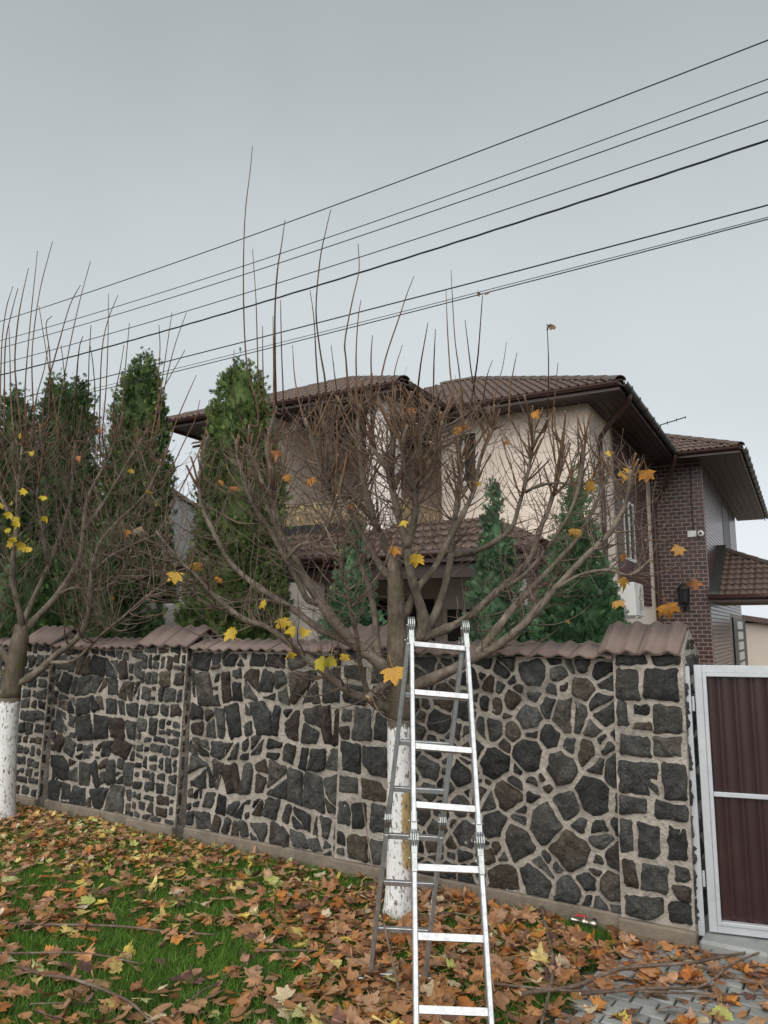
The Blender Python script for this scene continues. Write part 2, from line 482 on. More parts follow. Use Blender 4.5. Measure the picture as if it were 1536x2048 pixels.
def lime_mat():
    m, N, L, b = new_mat('limewashed_bark')
    st = noise(N, L, 55, 6, rough=0.7, stretch=(1, 1, 0.35))
    f = ramp(N, L, st, [(0.40, 0.0), (0.45, 1.0)])
    at = N.new('ShaderNodeAttribute'); at.attribute_name = 'ochre'
    k = math_n(N, L, 'ADD', at.outputs['Fac'], math_n(N, L, 'MULTIPLY', math_n(N, L, 'SUBTRACT', noise(N, L, 30, 5), 0.5), 0.6))
    oc = ramp(N, L, k, [(0.45, 0.0), (0.6, 1.0)])
    paint = mix(N, L, oc, (0.74, 0.73, 0.72), (0.46, 0.33, 0.15))
    ah = N.new('ShaderNodeAttribute'); ah.attribute_name = 'height'
    top = ramp(N, L, math_n(N, L, 'ADD', ah.outputs['Fac'], math_n(N, L, 'MULTIPLY', math_n(N, L, 'SUBTRACT', noise(N, L, 28, 5), 0.5), 0.09)), [(0.955, 1.0), (0.97, 0.0)])
    low = ramp(N, L, math_n(N, L, 'ADD', ah.outputs['Fac'], math_n(N, L, 'MULTIPLY', math_n(N, L, 'SUBTRACT', noise(N, L, 20, 6), 0.5), 0.25)), [(0.0, 0.75), (0.12, 0.0)])
    paint = mix(N, L, low, paint, (0.23, 0.19, 0.14))
    c = mix(N, L, math_n(N, L, 'MULTIPLY', f, top), mix(N, L, noise(N, L, 6, 6), (0.07, 0.056, 0.04), (0.17, 0.14, 0.10)), paint)
    L.new(c, b.inputs['Base Color']); b.inputs['Roughness'].default_value = 0.88
    bump(N, L, b, st, 0.7, 0.008)
    return m
M['lime'] = lime_mat()

def alu_mat(name, col, rough):
    m, N, L, b = new_mat(name)
    n = noise(N, L, 30, 5, stretch=(1, 1, 1))
    c = mix(N, L, 1.0, (col[0], col[1], col[2]), ramp(N, L, n, [(0.3, 0.74), (0.7, 1.08)]), 'MULTIPLY')
    sc = ramp(N, L, noise(N, L, 55, 6, rough=0.8), [(0.60, 0.0), (0.72, 0.6)])
    c = mix(N, L, sc, c, (col[0] * 0.45, col[1] * 0.44, col[2] * 0.42))
    L.new(c, b.inputs['Base Color'])
    b.inputs['Metallic'].default_value = 0.85
    L.new(ramp(N, L, noise(N, L, 90, 4), [(0.3, rough - 0.08), (0.7, rough + 0.1)]), b.inputs['Roughness'])
    return m
M['alu'] = alu_mat('brushed_aluminium', (0.54, 0.55, 0.56), 0.36)
M['steel'] = alu_mat('zinc_steel_hinge', (0.42, 0.44, 0.43), 0.3)
M['gate_frame'] = basic('silver_gate_paint', (0.50, 0.52, 0.54), 0.42, 0.08, 10, metal=0.25, dirt=((0.28, 0.29, 0.30), 12, 0.6, 0.8))
M['gate_panel'] = basic('maroon_gate_sheet', (0.029, 0.0092, 0.0092), 0.40, 0.25, 2.0, dirt=((0.05, 0.03, 0.027), 3.0, 0.55, 0.85))
M['paver'] = basic('grey_paver', (0.27, 0.275, 0.265), 0.85, 0.15, 8, bump_s=0.35, bump_scale=110, dist=0.004, per_object=0.2, dirt=((0.16, 0.155, 0.125), 6, 0.5, 0.75))
def glass_mat():
    m, N, L, b = new_mat('window_glass')
    b.inputs['Base Color'].default_value = (0.03, 0.034, 0.036, 1)
    b.inputs['Roughness'].default_value = 0.12
    b.inputs['Specular IOR Level'].default_value = 0.4
    return m
M['glass'] = glass_mat()
# ------------------------------------------------------------------ the street wall's own frame
W0 = Vector((1.70, 5.80, 0.0))
WE = Vector((-0.8351, 0.5501, 0.0)).normalized()    # along the wall, away from the gate
WN = Vector((-0.5501, -0.8351, 0.0)).normalized()   # out of the wall, towards the street
def WP(s, d, z): return W0 + WE * s + WN * d + Vector((0, 0, z))
def s_at(px, py=1480, d=0.0):
    p = at_plane(px, py, W0 + WN * d, WN); return (p - W0).dot(WE)

# ------------------------------------------------------------------ ground sheets
def sheet(name, pts, z, mat):
    me = np_mesh(name, [(p[0], p[1], z) for p in pts], [tuple(range(len(pts)))])
    return structure(link_mesh(name, me, mat))
sheet('ground', [(-900, -900), (900, -900), (900, 900), (-900, 900)], -0.008, M['soil'])
# edge between lawn and paving runs square to the wall
EDGE_S = 0.03
def lawn_side(p): return (Vector((p[0], p[1], 0)) - W0).dot(WE) > EDGE_S + 0.05 * math.sin(p[1] * 5.0)
a, b = WP(EDGE_S, 0.02, 0), WP(EDGE_S, 14, 0)
c, d = WP(22, 14, 0), WP(22, 0.02, 0)
sheet('lawn', [a, d, c, b], 0.0, M['lawn'])
a, b = WP(EDGE_S, 0.10, 0), WP(EDGE_S, 14, 0)
c, d = WP(-9, 14, 0), WP(-9, 0.10, 0)
paving = sheet('paving', [a, b, c, d], 0.0, M['joint'])

# single pavers where the photograph shows them, the same bond going on as one mass around them
pv_l, pv_w, pv_h = 0.145, 0.105, 0.03
def paver_mesh():
    bm = bmesh.new()
    bmesh.ops.create_cube(bm, size=1.0)
    for v in bm.verts: v.co = Vector((v.co.x * (pv_l - 0.012), v.co.y * (pv_w - 0.012), (v.co.z - 0.5) * pv_h))
    bmesh.ops.bevel(bm, geom=[e for e in bm.edges if all(v.co.z > -0.005 for v in e.verts)], offset=0.006, segments=1, affect='EDGES')
    me = bpy.data.meshes.new('paver'); bm.to_mesh(me); bm.free(); return me
pm = paver_mesh(); pm.materials.append(M['paver'])
PX, PY = (-WE), WN
rotm = Matrix(((PX.x, PY.x, 0, 0), (PX.y, PY.y, 0, 0), (0, 0, 1, 0), (0, 0, 0, 1)))
cand = []
for r in range(0, 46):
    for cidx in range(0, 44):
        s = -(cidx + (0.5 if r % 2 else 0.0)) * pv_l - pv_l / 2 + EDGE_S - 0.02 + pv_l / 2 * (1 if r % 2 else 0) * 0
        dd = 0.12 + (r + 0.5) * pv_w
        p = WP(s - 0.05, dd, 0)
        cand.append(p)
def seen(p): 
    if p.y < 0.5: return False
    x, y, _ = proj(p); return -60 < x < 1600 and 0 < y < 2110
near = sorted([p for p in cand if seen(p)], key=lambda p: p.length)[:300]
nearset = set(id(p) for p in near)
R_ = random.Random(3)
def paver_matrix(p):
    return Matrix.Translation(Vector((p.x, p.y, 0.026 + R_.uniform(-0.004, 0.004)))) @ rotm @ Matrix.Rotation(R_.uniform(-0.02, 0.02), 4, 'X') @ Matrix.Rotation(R_.uniform(-0.02, 0.02), 4, 'Y') @ Matrix.Rotation(R_.uniform(-0.03, 0.03), 4, 'Z')
far = MB()
for p in cand:
    mt = paver_matrix(p)
    if id(p) in nearset: link_mesh('paver', pm, M['paver'], paving, mt)
    else: far.add([mt @ v.co for v in pm.vertices], [tuple(q.vertices) for q in pm.polygons])
stuff(far.build('paver_mass', M['paver'], paving))

# ------------------------------------------------------------------ rubble stones
def clip_half(poly, nx, ny, c):
    """keep the side nx*x+ny*y <= c"""
    out = []
    n = len(poly)
    for i in range(n):
        a, b = poly[i], poly[(i + 1) % n]
        da, db = nx * a[0] + ny * a[1] - c, nx * b[0] + ny * b[1] - c
        if da <= 0: out.append(a)
        if (da < 0 < db) or (db < 0 < da):
            t = da / (da - db); out.append((a[0] + (b[0] - a[0]) * t, a[1] + (b[1] - a[1]) * t))
    return out
def area_c(poly):
    A = cx = cy = 0.0
    for i in range(len(poly)):
        x0, y0 = poly[i]; x1, y1 = poly[(i + 1) % len(poly)]
        k = x0 * y1 - x1 * y0; A += k; cx += (x0 + x1) * k; cy += (y0 + y1) * k
    A *= 0.5
    if abs(A) < 1e-9: return 0.0, poly[0]
    return A, (cx / (6 * A), cy / (6 * A))
def inset(poly, g, r=None):
    A, _ = area_c(poly)
    if A < 0: poly = poly[::-1]
    out = poly
    n = len(poly)
    for i in range(n):
        a, b = poly[i], poly[(i + 1) % n]
        dx, dy = b[0] - a[0], b[1] - a[1]; l = math.hypot(dx, dy)
        if l < 1e-6: continue
        nx, ny = dy / l, -dx / l
        out = clip_half(out, nx, ny, nx * a[0] + ny * a[1] - g * (min(2.4, r.expovariate(1.0) + 0.12) if r else 1.0))
        if len(out) < 3: return []
    return out
def split_poly(p, r):
    """Cut a convex cell across its long axis, a little askew."""
    A, (cx, cy) = area_c(p)
    best = max(((a, b) for a in p for b in p), key=lambda q: (q[0][0] - q[1][0]) ** 2 + (q[0][1] - q[1][1]) ** 2)
    an = math.atan2(best[1][1] - best[0][1], best[1][0] - best[0][0]) + r.gauss(0, 0.38)
    nx, ny = math.cos(an), math.sin(an)
    c = nx * cx + ny * cy + r.gauss(0, 0.16) * math.sqrt(abs(A))
    return clip_half(p, nx, ny, c), clip_half(p, -nx, -ny, -c)
def rubble(L, z0, z1, rmin, rmax, rnd_, cut=0.4):
    """Rubble of unequal blocky stones: a power diagram of unequal discs, some cells broken once more."""
    H = z1 - z0; seeds = []
    wide = lambda x, y: 1.0 + 0.35 * math.sin(x * 3.1 + y * 2.0 + L) 
    for r in [rmax] * 80 + list(np.linspace(rmax, rmin, 1300)) + [rmin] * 900:
        r *= rnd_.uniform(0.85, 1.1)
        x, y = rnd_.uniform(-0.02, L + 0.02), rnd_.uniform(-0.02, H + 0.02)
        if all((x - a) ** 2 + ((y - b) * wide(x, y)) ** 2 > ((r + c) * 0.86) ** 2 for a, b, c in seeds): seeds.append((x, y, r))
    cells = []
    for i, (x, y, r) in enumerate(seeds):
        poly = [(0, 0), (L, 0), (L, H), (0, H)]
        for j, (a, b, c) in enumerate(seeds):
            if i == j or (a - x) ** 2 + (b - y) ** 2 > 1.2: continue
            poly = clip_half(poly, a - x, b - y, (a * a + b * b - c * c - x * x - y * y + r * r) / 2)
            if len(poly) < 3: break
        if len(poly) < 3: continue
        A = abs(area_c(poly)[0]); parts = [poly]
        if A > 0.016 and rnd_.random() < cut:
            a, b = split_poly(poly, rnd_)
            if min(len(a), len(b)) >= 4 and min(abs(area_c(a)[0]), abs(area_c(b)[0])) > 0.2 * A: parts = [a, b]
        # slivers of corners dropped so that the stones stay blocky
        for p in parts: cells.append([(px_, z0 + py_) for px_, py_ in p])
    return cells
def coursed(L, z0, z1, hmin, hmax, wmin, wmax, rnd_):
    cells = []; z = z0
    while z < z1 - 0.02:
        h = rnd_.uniform(hmin, hmax)
        if z1 - z - h < hmin * 0.7: h = z1 - z
        x = 0.0; tl = 0.0
        while x < L - 0.01:
            w = rnd_.uniform(wmin, wmax)
            if L - x - w < wmin * 0.7: w = L - x
            if h > 0.16 and w < 0.16 and rnd_.random() < 0.4:
                k = rnd_.uniform(0.35, 0.65)
                parts = [(x, z, x + w, z + h * k), (x, z + h * k, x + w, z + h)]
            else: parts = [(x, z, x + w, z + h)]
            for (a, b, c, d) in parts:
                j = lambda: rnd_.uniform(-0.02, 0.02)
                q = [(a + j(), b + j()), (c + j(), b + j()), (c + j(), d + j()), (a + j(), d + j())]
                if rnd_.random() < 0.45 and w > 0.13 and h > 0.13:       # a corner knocked off
                    k = rnd_.randrange(4); p0, p1, p2 = q[k - 1], q[k], q[(k + 1) % 4]
                    f, g = rnd_.uniform(0.15, 0.4), rnd_.uniform(0.15, 0.4)
                    q[k:k + 1] = [(p1[0] + (p0[0] - p1[0]) * f, p1[1] + (p0[1] - p1[1]) * f), (p1[0] + (p2[0] - p1[0]) * g, p1[1] + (p2[1] - p1[1]) * g)]
                cells.append([(min(max(px_, 0.0), L), min(max(py_, z0), z1)) for px_, py_ in q])
            x += w
        z += h
    return cells
def rough_courses(L, z0, z1, rnd_, h=(0.09, 0.27), w=(0.09, 0.30)):
    """Blocky stones in wandering, broken courses."""
    a1, a2, a3 = (rnd_.uniform(0, 6.28) for _ in range(3))
    out = []
    def wp(x, z):
        e = min(1.0, (z - z0) / 0.12, (z1 - z) / 0.12); f = min(1.0, x / 0.1, (L - x) / 0.1)
        e, f = max(e, 0), max(f, 0)
        return (x + f * (0.035 * math.sin(4.3 * z + 2.2 * x + a1) + 0.02 * math.sin(9.1 * z + a3)), z + e * (0.03 * math.sin(2.3 * x + 1.7 * z + a2) + 0.03 * math.sin(5.9 * x - 2.0 * z + a1)))
    for c in coursed(L, z0, z1, *h, *w, rnd_):
        A = abs(area_c(c)[0]); parts = [c]
        if A > 0.018 and rnd_.random() < 0.42:
            a, b = split_poly(c, rnd_)
            if len(a) >= 3 and len(b) >= 3: parts = [a, b]
        for p in parts:
            q = [wp(*v) for v in p]
            # squared blocks get a slant of their own
            cx, cy = area_c(q)[1]; k = rnd_.gauss(0, 0.18)
            q = [(x - k * (y - cy), y + k * 0.6 * (x - cx)) for x, y in q]
            out.append([(min(max(x, 0.0), L), min(max(y, z0), z1)) for x, y in q])
    return out
def stones(cells, frame, parent, rnd_, gap=(0.0035, 0.011), proud=(0.012, 0.042), lim=None):
    """frame(s, z, d) -> world point. Each stone one object."""
    Mi = WM[parent.name].inverted()
    for cell in cells:
        A0, _ = area_c(cell)
        if abs(A0) < 0.0012: continue
        p = inset(cell, rnd_.uniform(*gap), rnd_)
        if len(p) < 3: continue
        A, (cx, cy) = area_c(p)
        if A < 0.0006: continue
        # corners softened, long edges broken
        q = []
        n = len(p)
        for i in range(n):
            a, b, c = p[i - 1], p[i], p[(i + 1) % n]
            la, lc = math.hypot(a[0] - b[0], a[1] - b[1]), math.hypot(c[0] - b[0], c[1] - b[1])
            r = min(0.02, la * 0.25, lc * 0.25) * rnd_.uniform(0.3, 1.2)
            if r > 0.006 and len(p) < 7:
                q.append((b[0] + (a[0] - b[0]) / la * r, b[1] + (a[1] - b[1]) / la * r))
                q.append((b[0] + (c[0] - b[0]) / lc * r, b[1] + (c[1] - b[1]) / lc * r))
            else: q.append(b)
            k = int(lc / 0.042)
            dx, dy = (c[0] - b[0]) / max(lc, 1e-6), (c[1] - b[1]) / max(lc, 1e-6)
            bow = rnd_.uniform(-0.10, 0.06) * lc
            for e_ in range(1, k):
                t = e_ / k + rnd_.uniform(-0.2, 0.2) / k; j = rnd_.uniform(-0.010, 0.006) + bow * t * (1 - t)
                q.append((b[0] + dx * lc * t + dy * j, b[1] + dy * lc * t - dx * j))
        n = len(q)
        h = rnd_.uniform(*proud)
        tx, ty = rnd_.uniform(-0.09, 0.09), rnd_.uniform(-0.09, 0.09)
        size = math.sqrt(A)
        inn = max(0.7, 1 - 0.026 / size)
        V = []; rim = []
        for (x, y) in q: V.append(frame(x, y, -0.015)); rim.append(0.0)
        for (x, y) in q:
            k = inn * rnd_.uniform(0.96, 1.04); X, Y = cx + (x - cx) * k, cy + (y - cy) * k
            V.append(frame(X, Y, h * 0.7 + tx * (X - cx) + ty * (Y - cy) + rnd_.uniform(-0.006, 0.006))); rim.append(0.62)
        for (x, y) in q:
            k = 0.5 * rnd_.uniform(0.8, 1.2); X, Y = cx + (x - cx) * k, cy + (y - cy) * k
            V.append(frame(X, Y, h + tx * (X - cx) + ty * (Y - cy) + rnd_.uniform(-0.014, 0.014))); rim.append(1.0)
        V.append(frame(cx, cy, h + rnd_.uniform(-0.004, 0.006))); rim.append(1.0)
        F = []
        for i in range(n):
            j = (i + 1) % n
            F += [(i, j, n + j, n + i), (n + i, n + j, 2 * n + j, 2 * n + i), (2 * n + i, 2 * n + j, 3 * n)]
        # frame's s axis runs leftwards, so wind the faces outwards
        e1, e2 = V[1] - V[0], V[n] - V[0]
        out = frame(cx, cy, 1.0) - frame(cx, cy, 0.0)
        i3 = [V[2 * n], V[2 * n + 1], V[3 * n]]
        if (i3[1] - i3[0]).cross(i3[2] - i3[0]).dot(out) < 0: F = [f[::-1] for f in F]
        me = np_mesh('stone', [Mi @ v for v in V], F)
        sm = np.zeros(len(F), dtype=bool); sm[1::3] = True; sm[2::3] = True; me.polygons.foreach_set('use_smooth', sm)
        float_attr(me, rim, 'rim')
        o = link_mesh('stone', me, M['stone_tan'] if rnd_.random() < 0.028 else M['stone'], parent, WM[parent.name])

# ------------------------------------------------------------------ coping and roof tiles
def tile_mesh(w, l, rolls, h, th=0.014, lift=0.0, nseg=6, phase=0.5):
    """x across 0..w, y up the slope 0..l, z out of the slope."""
    n = rolls * nseg
    top, bot = [], []
    for j, (y, dz) in enumerate(((0.0, lift), (l, 0.0))):
        for i in range(n + 1):
            x = w * i / n
            c = math.cos(2 * math.pi * (x / w * rolls - phase))
            z = h * max(0.0, c) ** 0.8 if c > 0 else 0.0
            top.append((x, y, z + dz)); bot.append((x, y, z + dz - th))
    V = top + bot; k = n + 1; o = len(top)
    F = []
    for i in range(n):
        F.append((i, i + 1, k + i + 1, k + i)); F.append((o + i, o + k + i, o + k + i + 1, o + i + 1))
        F.append((i, o + i, o + i + 1, i + 1)); F.append((k + i, k + i + 1, o + k + i + 1, o + k + i))
    F.append((0, k, o + k, o)); F.append((n, o + n, o + k + n, k + n))
    me = np_mesh('tile', V, F)
    sm = np.zeros(len(F), dtype=bool); sm[0::4][:n] = True
    me.polygons.foreach_set('use_smooth', sm)
    return me
def frame_matrix(o, ex, ey):
    ex = Vector(ex).normalized(); ey = Vector(ey).normalized(); ez = ex.cross(ey).normalized()
    m = Matrix.Identity(4)
    for i in range(3):
        m[i][0], m[i][1], m[i][2], m[i][3] = ex[i], ey[i], ez[i], o[i]
    return m

cap_me = tile_mesh(0.30, 0.29, 2, 0.024, lift=0.0); cap_me.materials.append(M['cap_tile'])
COPE_E, COPE_R, COPE_RUN = 1.915, 2.005, 0.27
def coping(parent, s0, s1, rnd_):
    """Tiles over a stretch of wall from s0 (near the gate) to s1, both slopes."""
    n = max(1, int(round((s1 - s0) / 0.30))); w = (s1 - s0) / n
    mid = -0.16
    for i in range(n):
        for side in (1, -1):
            e0 = WP(s0 + (i + 1) * w if side == 1 else s0 + i * w, mid + side * COPE_RUN, COPE_E + rnd_.uniform(-0.006, 0.006))
            up = WP(0, 0, COPE_R - COPE_E) - WP(0, side * COPE_RUN, 0)
            ex = (-WE if side == 1 else WE)
            mt = frame_matrix(e0, ex, up) @ Matrix.Rotation(rnd_.uniform(-0.02, 0.02), 4, 'Z') @ Matrix.Diagonal((w / 0.30 * 1.01, 1, 1, 1))
            link_mesh('coping_tile', cap_me, M['cap_tile'], parent, mt)

WALL_TOP = 1.90
def wall_panel(label, s0, s1, cells_fn, seed, loc_s):
    rnd_ = random.Random(seed)
    t = thing('stone_wall', label, 'wall', WP(loc_s, 0, 0), 'rubble wall stretches between the pillars')
    b = MB()
    b.box(WP((s0 + s1) / 2, -0.16, WALL_TOP / 2), WE * (s1 - s0) / 2, WN * 0.16, Vector((0, 0, WALL_TOP / 2)))
    b.build('mortar_core', M['mortar'], t)
    p = MB(); 
    p.box(WP((s0 + s1) / 2, 0.0, 0.055), WE * ((s1 - s0) / 2 - 0.002), WN * 0.045, Vector((0, 0, 0.075)))
    p.build('plinth', M['plinth'], t, bevel=0.012)
    stones(cells_fn(s1 - s0, rnd_), lambda s, z, d: WP(s0 + s, d, z), t, rnd_)
    coping(t, s0, s1, rnd_)
    return t
def pillar(label, s0, s1, proud, top, seed, hs, ws, ridge_h=0.20, lean=0.0, over=0.07, rolls=2, shift=0.0):
    """A pilaster of squared stones with its own little gabled tile roof."""
    rnd_ = random.Random(seed)
    L = s1 - s0; back = -0.42
    t = thing('wall_pillar', label, 'pillar', WP((s0 + s1) / 2, proud / 2, 0), 'stone pillars of the street wall')
    P = lambda s, z, d: WP(s0 + s + lean * (top - z), proud + d, z)
    b = MB()
    c = [P(0, 0, 0), P(L, 0, 0), P(L, top, 0), P(0, top, 0)]
    b.prism(c, WN * (back - proud))
    b.build('mortar_core', M['mortar'], t)
    pl = MB(); pl.box(WP((s0 + s1) / 2 + lean * top, proud, 0.05), WE * (L / 2 + 0.012), WN * 0.045, Vector((0, 0, 0.08)))
    pl.build('plinth', M['plinth'], t, bevel=0.012)
    stones(coursed(L, 0.13, top, *hs, *ws, rnd_), P, t, rnd_, gap=(0.004, 0.011), proud=(0.012, 0.03))
    # the end that faces the gate side
    D = proud - back
    # only the part that stands clear of the wall
    clear = D if s0 < -0.2 else proud
    Ps = lambda d, z, o: WP(s0 + lean * (top - z) - o, proud - d, z)
    stones(coursed(clear, 0.13, top, *hs, max(0.06, clear * 0.3), max(0.12, clear * 0.6), rnd_), Ps, t, rnd_, gap=(0.005, 0.011), proud=(0.006, 0.016))
    # gable stones under the roof
    midd = (proud + back) / 2; half = (proud - back) / 2 + 0.08
    g = MB(); g.prism([WP(s0, midd + half - 0.10, top), WP(s0, midd - half + 0.10, top), WP(s0, midd, top + ridge_h - 0.05)], WE * L); g.build('gable', M['mortar'], t)
    tri = [(0.03, top + 0.005), (2 * (half - 0.10) - 0.03, top + 0.005), (half - 0.10, top + ridge_h - 0.07)]
    cells = []
    k1 = [(0.03, top + 0.005), ((half - 0.1) * 0.9, top + 0.005), ((half - 0.1) * 0.95, top + ridge_h - 0.085), ((half - 0.1) * 0.5, top + ridge_h * 0.36)]
    k2 = [((half - 0.1) * 0.95, top + 0.005), (2 * (half - 0.1) - 0.03, top + 0.005), ((half - 0.1) * 1.45, top + ridge_h * 0.36), ((half - 0.1) * 1.0, top + ridge_h - 0.085)]
    stones([k1, k2], lambda d, z, o: WP(s0 - o, midd + half - 0.10 - d, z), t, rnd_, gap=(0.004, 0.006), proud=(0.006, 0.012))
    sl = math.hypot(half, ridge_h)
    wt = L + 2 * over
    rt = tile_mesh(wt / 2, sl, rolls, 0.030, th=0.018, phase=0.5); rt.materials.append(M['cap_tile'])
    for side in (1, -1):
        for i in (0, 1):
            e0 = WP((s0 + shift - over + (i + 1) * wt / 2) if side == 1 else (s0 + shift - over + i * wt / 2), midd + side * half, top - 0.005)
            up = WP(0, midd, top - 0.005 + ridge_h) - WP(0, midd + side * half, top - 0.005)
            link_mesh('cap_tile', rt, M['cap_tile'], t, frame_matrix(e0, -WE if side == 1 else WE, up) @ Matrix.Translation((0, 0, 0.002 * i)))
    return t

S = {k: s_at(v, 1330) for k, v in dict(p4r=1371, p4l=1232, p3r=790, p3l=690, p2r=384, p2l=296, p1r=112, p1l=60).items()}
rub = lambda a, b, cut=0.4: (lambda L, r: rubble(L, 0.11, WALL_TOP, a, b, r, cut))
pillar('stone pillar with brown tile cap next to the metal gate', S['p4r'], S['p4l'], 0.07, 1.95, 41, (0.12, 0.27), (0.14, 0.30), 0.205, 0.012, 0.04, shift=0.05)
wall_panel('dark rubble wall stretch behind the ladder, between gate pillar and maple trunk', S['p4l'], S['p3r'], rub(0.045, 0.125, 0.5), 5, (S['p4l'] + S['p3r']) / 2)
pillar('stone pillar of large squared blocks just left of the white maple trunk', S['p3r'], S['p3l'], 0.05, 1.95, 42, (0.16, 0.30), (0.16, 0.30), 0.20, 0.035, 0.07)
wall_panel('dark rubble wall stretch with pale mortar left of the ladder', S['p3l'], S['p2r'], lambda L, r: rough_courses(L, 0.11, WALL_TOP, r, (0.13, 0.36), (0.11, 0.27)), 27, (S['p3l'] + S['p2r']) / 2)
pillar('small-stoned pillar with gabled tile cap, middle of the wall', S['p2r'], S['p2l'], 0.07, 1.95, 43, (0.07, 0.19), (0.07, 0.22), 0.20, 0.05, 0.07)
wall_panel('dark rubble wall stretch right of the small maple, farther from the ladder', S['p2l'], S['p1r'], lambda L, r: rough_courses(L, 0.11, WALL_TOP, r, (0.12, 0.32), (0.10, 0.32)), 31, (S['p2l'] + S['p1r']) / 2)
pillar('far stone pillar with tile cap behind the leftmost maple trunk', S['p1r'], S['p1l'], 0.07, 1.95, 44, (0.09, 0.2), (0.1, 0.22), 0.20, 0.05, 0.07)
wall_panel('farthest rubble wall stretch at the left edge of the picture', S['p1l'], S['p1l'] + 6.4, rub(0.05, 0.13, 0.4), 33, S['p1l'] + 1.2)

# ------------------------------------------------------------------ gate
GD = Vector((0.945, -0.327, 0.0)).normalized()      # the leaf stands a little ajar
GN = Vector((-0.327, -0.945, 0.0)).normalized()
g0 = at_plane(1386, 1600, W0, WN); g0 = Vector((g0.x, g0.y, 0.0)) - WN * 0.02
post = thing('gate_post', 'slim silver metal post between stone pillar and gate leaf', 'post', g0)
pb = MB(); pb.box(g0 + Vector((0, 0, 0.97)), GD * 0.022, GN * 0.03, Vector((0, 0, 0.885))); pb.build('post_tube', M['gate_frame'], post, bevel=0.004)
for z in (0.45, 1.6):
    pb = MB(); pb.lathe(g0 + GD * 0.034 + GN * 0.022 + Vector((0, 0, z)), (0, 0, 1), [(-0.05, 0.009), (0.05, 0.009)], 10); pb.build('hinge', M['gate_frame'], post)
gate = thing('metal_gate', 'maroon corrugated sheet gate in a silver frame beside the stone pillar', 'gate', g0 + GD * 1.0)
gs = g0 + GD * 0.05
GW, GZ0, GZ1 = 2.6, 0.115, 1.865
def gp(x, y, z): return gs + GD * x + GN * y + Vector((0, 0, z))
def gbox(name, x0, x1, z0, z1, y, hy, mat, par, bev=0.003):
    m = MB(); m.box(gp((x0 + x1) / 2, y, (z0 + z1) / 2), GD * (x1 - x0) / 2, GN * hy, Vector((0, 0, (z1 - z0) / 2))); return m.build(name, mat, par, bevel=bev)
fw = 0.052
gbox('frame_bar', 0, fw, GZ0, GZ1, 0, 0.02, M['gate_frame'], gate)
gbox('frame_bar', GW - fw, GW, GZ0, GZ1, 0, 0.02, M['gate_frame'], gate)
gbox('frame_bar', fw, GW - fw, GZ1 - 0.052, GZ1, 0, 0.02, M['gate_frame'], gate)
gbox('frame_bar', fw, GW - fw, GZ0, GZ0 + 0.05, 0, 0.02, M['gate_frame'], gate)
gbox('mid_rail', fw + 0.026, GW - fw - 0.026, 0.985, 1.015, 0.006, 0.012, M['gate_frame'], gate)
for (x0, x1, z0, z1) in ((fw, fw + 0.026, GZ0 + 0.05, GZ1 - 0.052), (GW - fw - 0.026, GW - fw, GZ0 + 0.05, GZ1 - 0.052), (fw + 0.026, GW - fw - 0.026, GZ1 - 0.078, GZ1 - 0.052), (fw + 0.026, GW - fw - 0.026, GZ0 + 0.05, GZ0 + 0.074)):
    gbox('inner_bead', x0, x1, z0, z1, 0.008, 0.022, M['gate_frame'], gate)
# corrugated sheets above and below the rail
nw = 24; pitch_ = (GW - 2 * fw) / nw
for (z0, z1) in ((GZ0 + 0.05, 0.99), (1.01, GZ1 - 0.052)):
    V = []; F = []
    k = nw * 8
    for z in (z0, z1):
        for i in range(k + 1):
            ph = (i % 8) / 8
            y = 0.020 * math.sin(math.pi * ph) ** 0.7 - 0.032
            V.append(gp(fw + i * (GW - 2 * fw) / k, y, z) - WM[gate.name].translation)
    for i in range(k): F.append((i, i + 1, k + 2 + i, k + 1 + i))
    link_mesh('corrugated_sheet', np_mesh('corrugated_sheet', V, F, True), M['gate_panel'], gate, WM[gate.name])
# concrete sill under the gate, cut into two stones
for i, (a, b_) in enumerate(((-0.02, 0.40), (0.415, 1.6), (1.615, 3.0))):
    m = MB(); m.box(WP(S['p4r'] - (a + b_) / 2 - 0.03, -0.03, 0.04), WE * (b_ - a) / 2, WN * 0.16, Vector((0, 0, 0.062)))
    o = m.build('gate_sill_stone', M['curb'], None, bevel=0.02)
    tag(o, ['short grey sill stone under the gate post', 'long grey concrete sill under the maroon gate', 'far grey concrete sill past the right edge of the picture'][i], 'kerb', 'sill stones under the gate')

# ------------------------------------------------------------------ garden tap at the foot of the wall
ft = at_plane(1192, 1838, W0 + WN * 0.02, WN)
tap = thing('garden_tap', 'brass garden tap with red handle low on the wall', 'tap', ft)
m = MB(); m.tube([ft - WN * 0.03, ft + WN * 0.09, ft + WN * 0.10 + Vector((0, 0, -0.05)), ft + WN * 0.10 + Vector((0, 0, -0.16))], 0.016, 10); m.build('supply_pipe', M['pipe'], tap, True)
tb = ft + WN * 0.10
ax = (-WE * -1.0)
m = MB(); m.lathe(tb - WE * 0.02, WE, [(-0.02, 0.02), (0.0, 0.024), (0.03, 0.024), (0.035, 0.017), (0.055, 0.017), (0.06, 0.026), (0.085, 0.026), (0.09, 0.016), (0.15, 0.013), (0.155, 0.017), (0.17, 0.017)], 12); m.build('valve_body', M['brass'], tap, True)
m = MB(); m.tube([tb + WE * 0.05, tb + WE * 0.05 + Vector((0, 0, 0.035))], 0.006, 8); m.build('valve_stem', M['brass'], tap, True)
m = MB(); m.box(tb + WE * 0.075 + Vector((0, 0, 0.037)), WE * 0.04, WN * 0.011, Vector((0, 0, 0.006))); m.build('handle', M['red_handle'], tap, bevel=0.003)
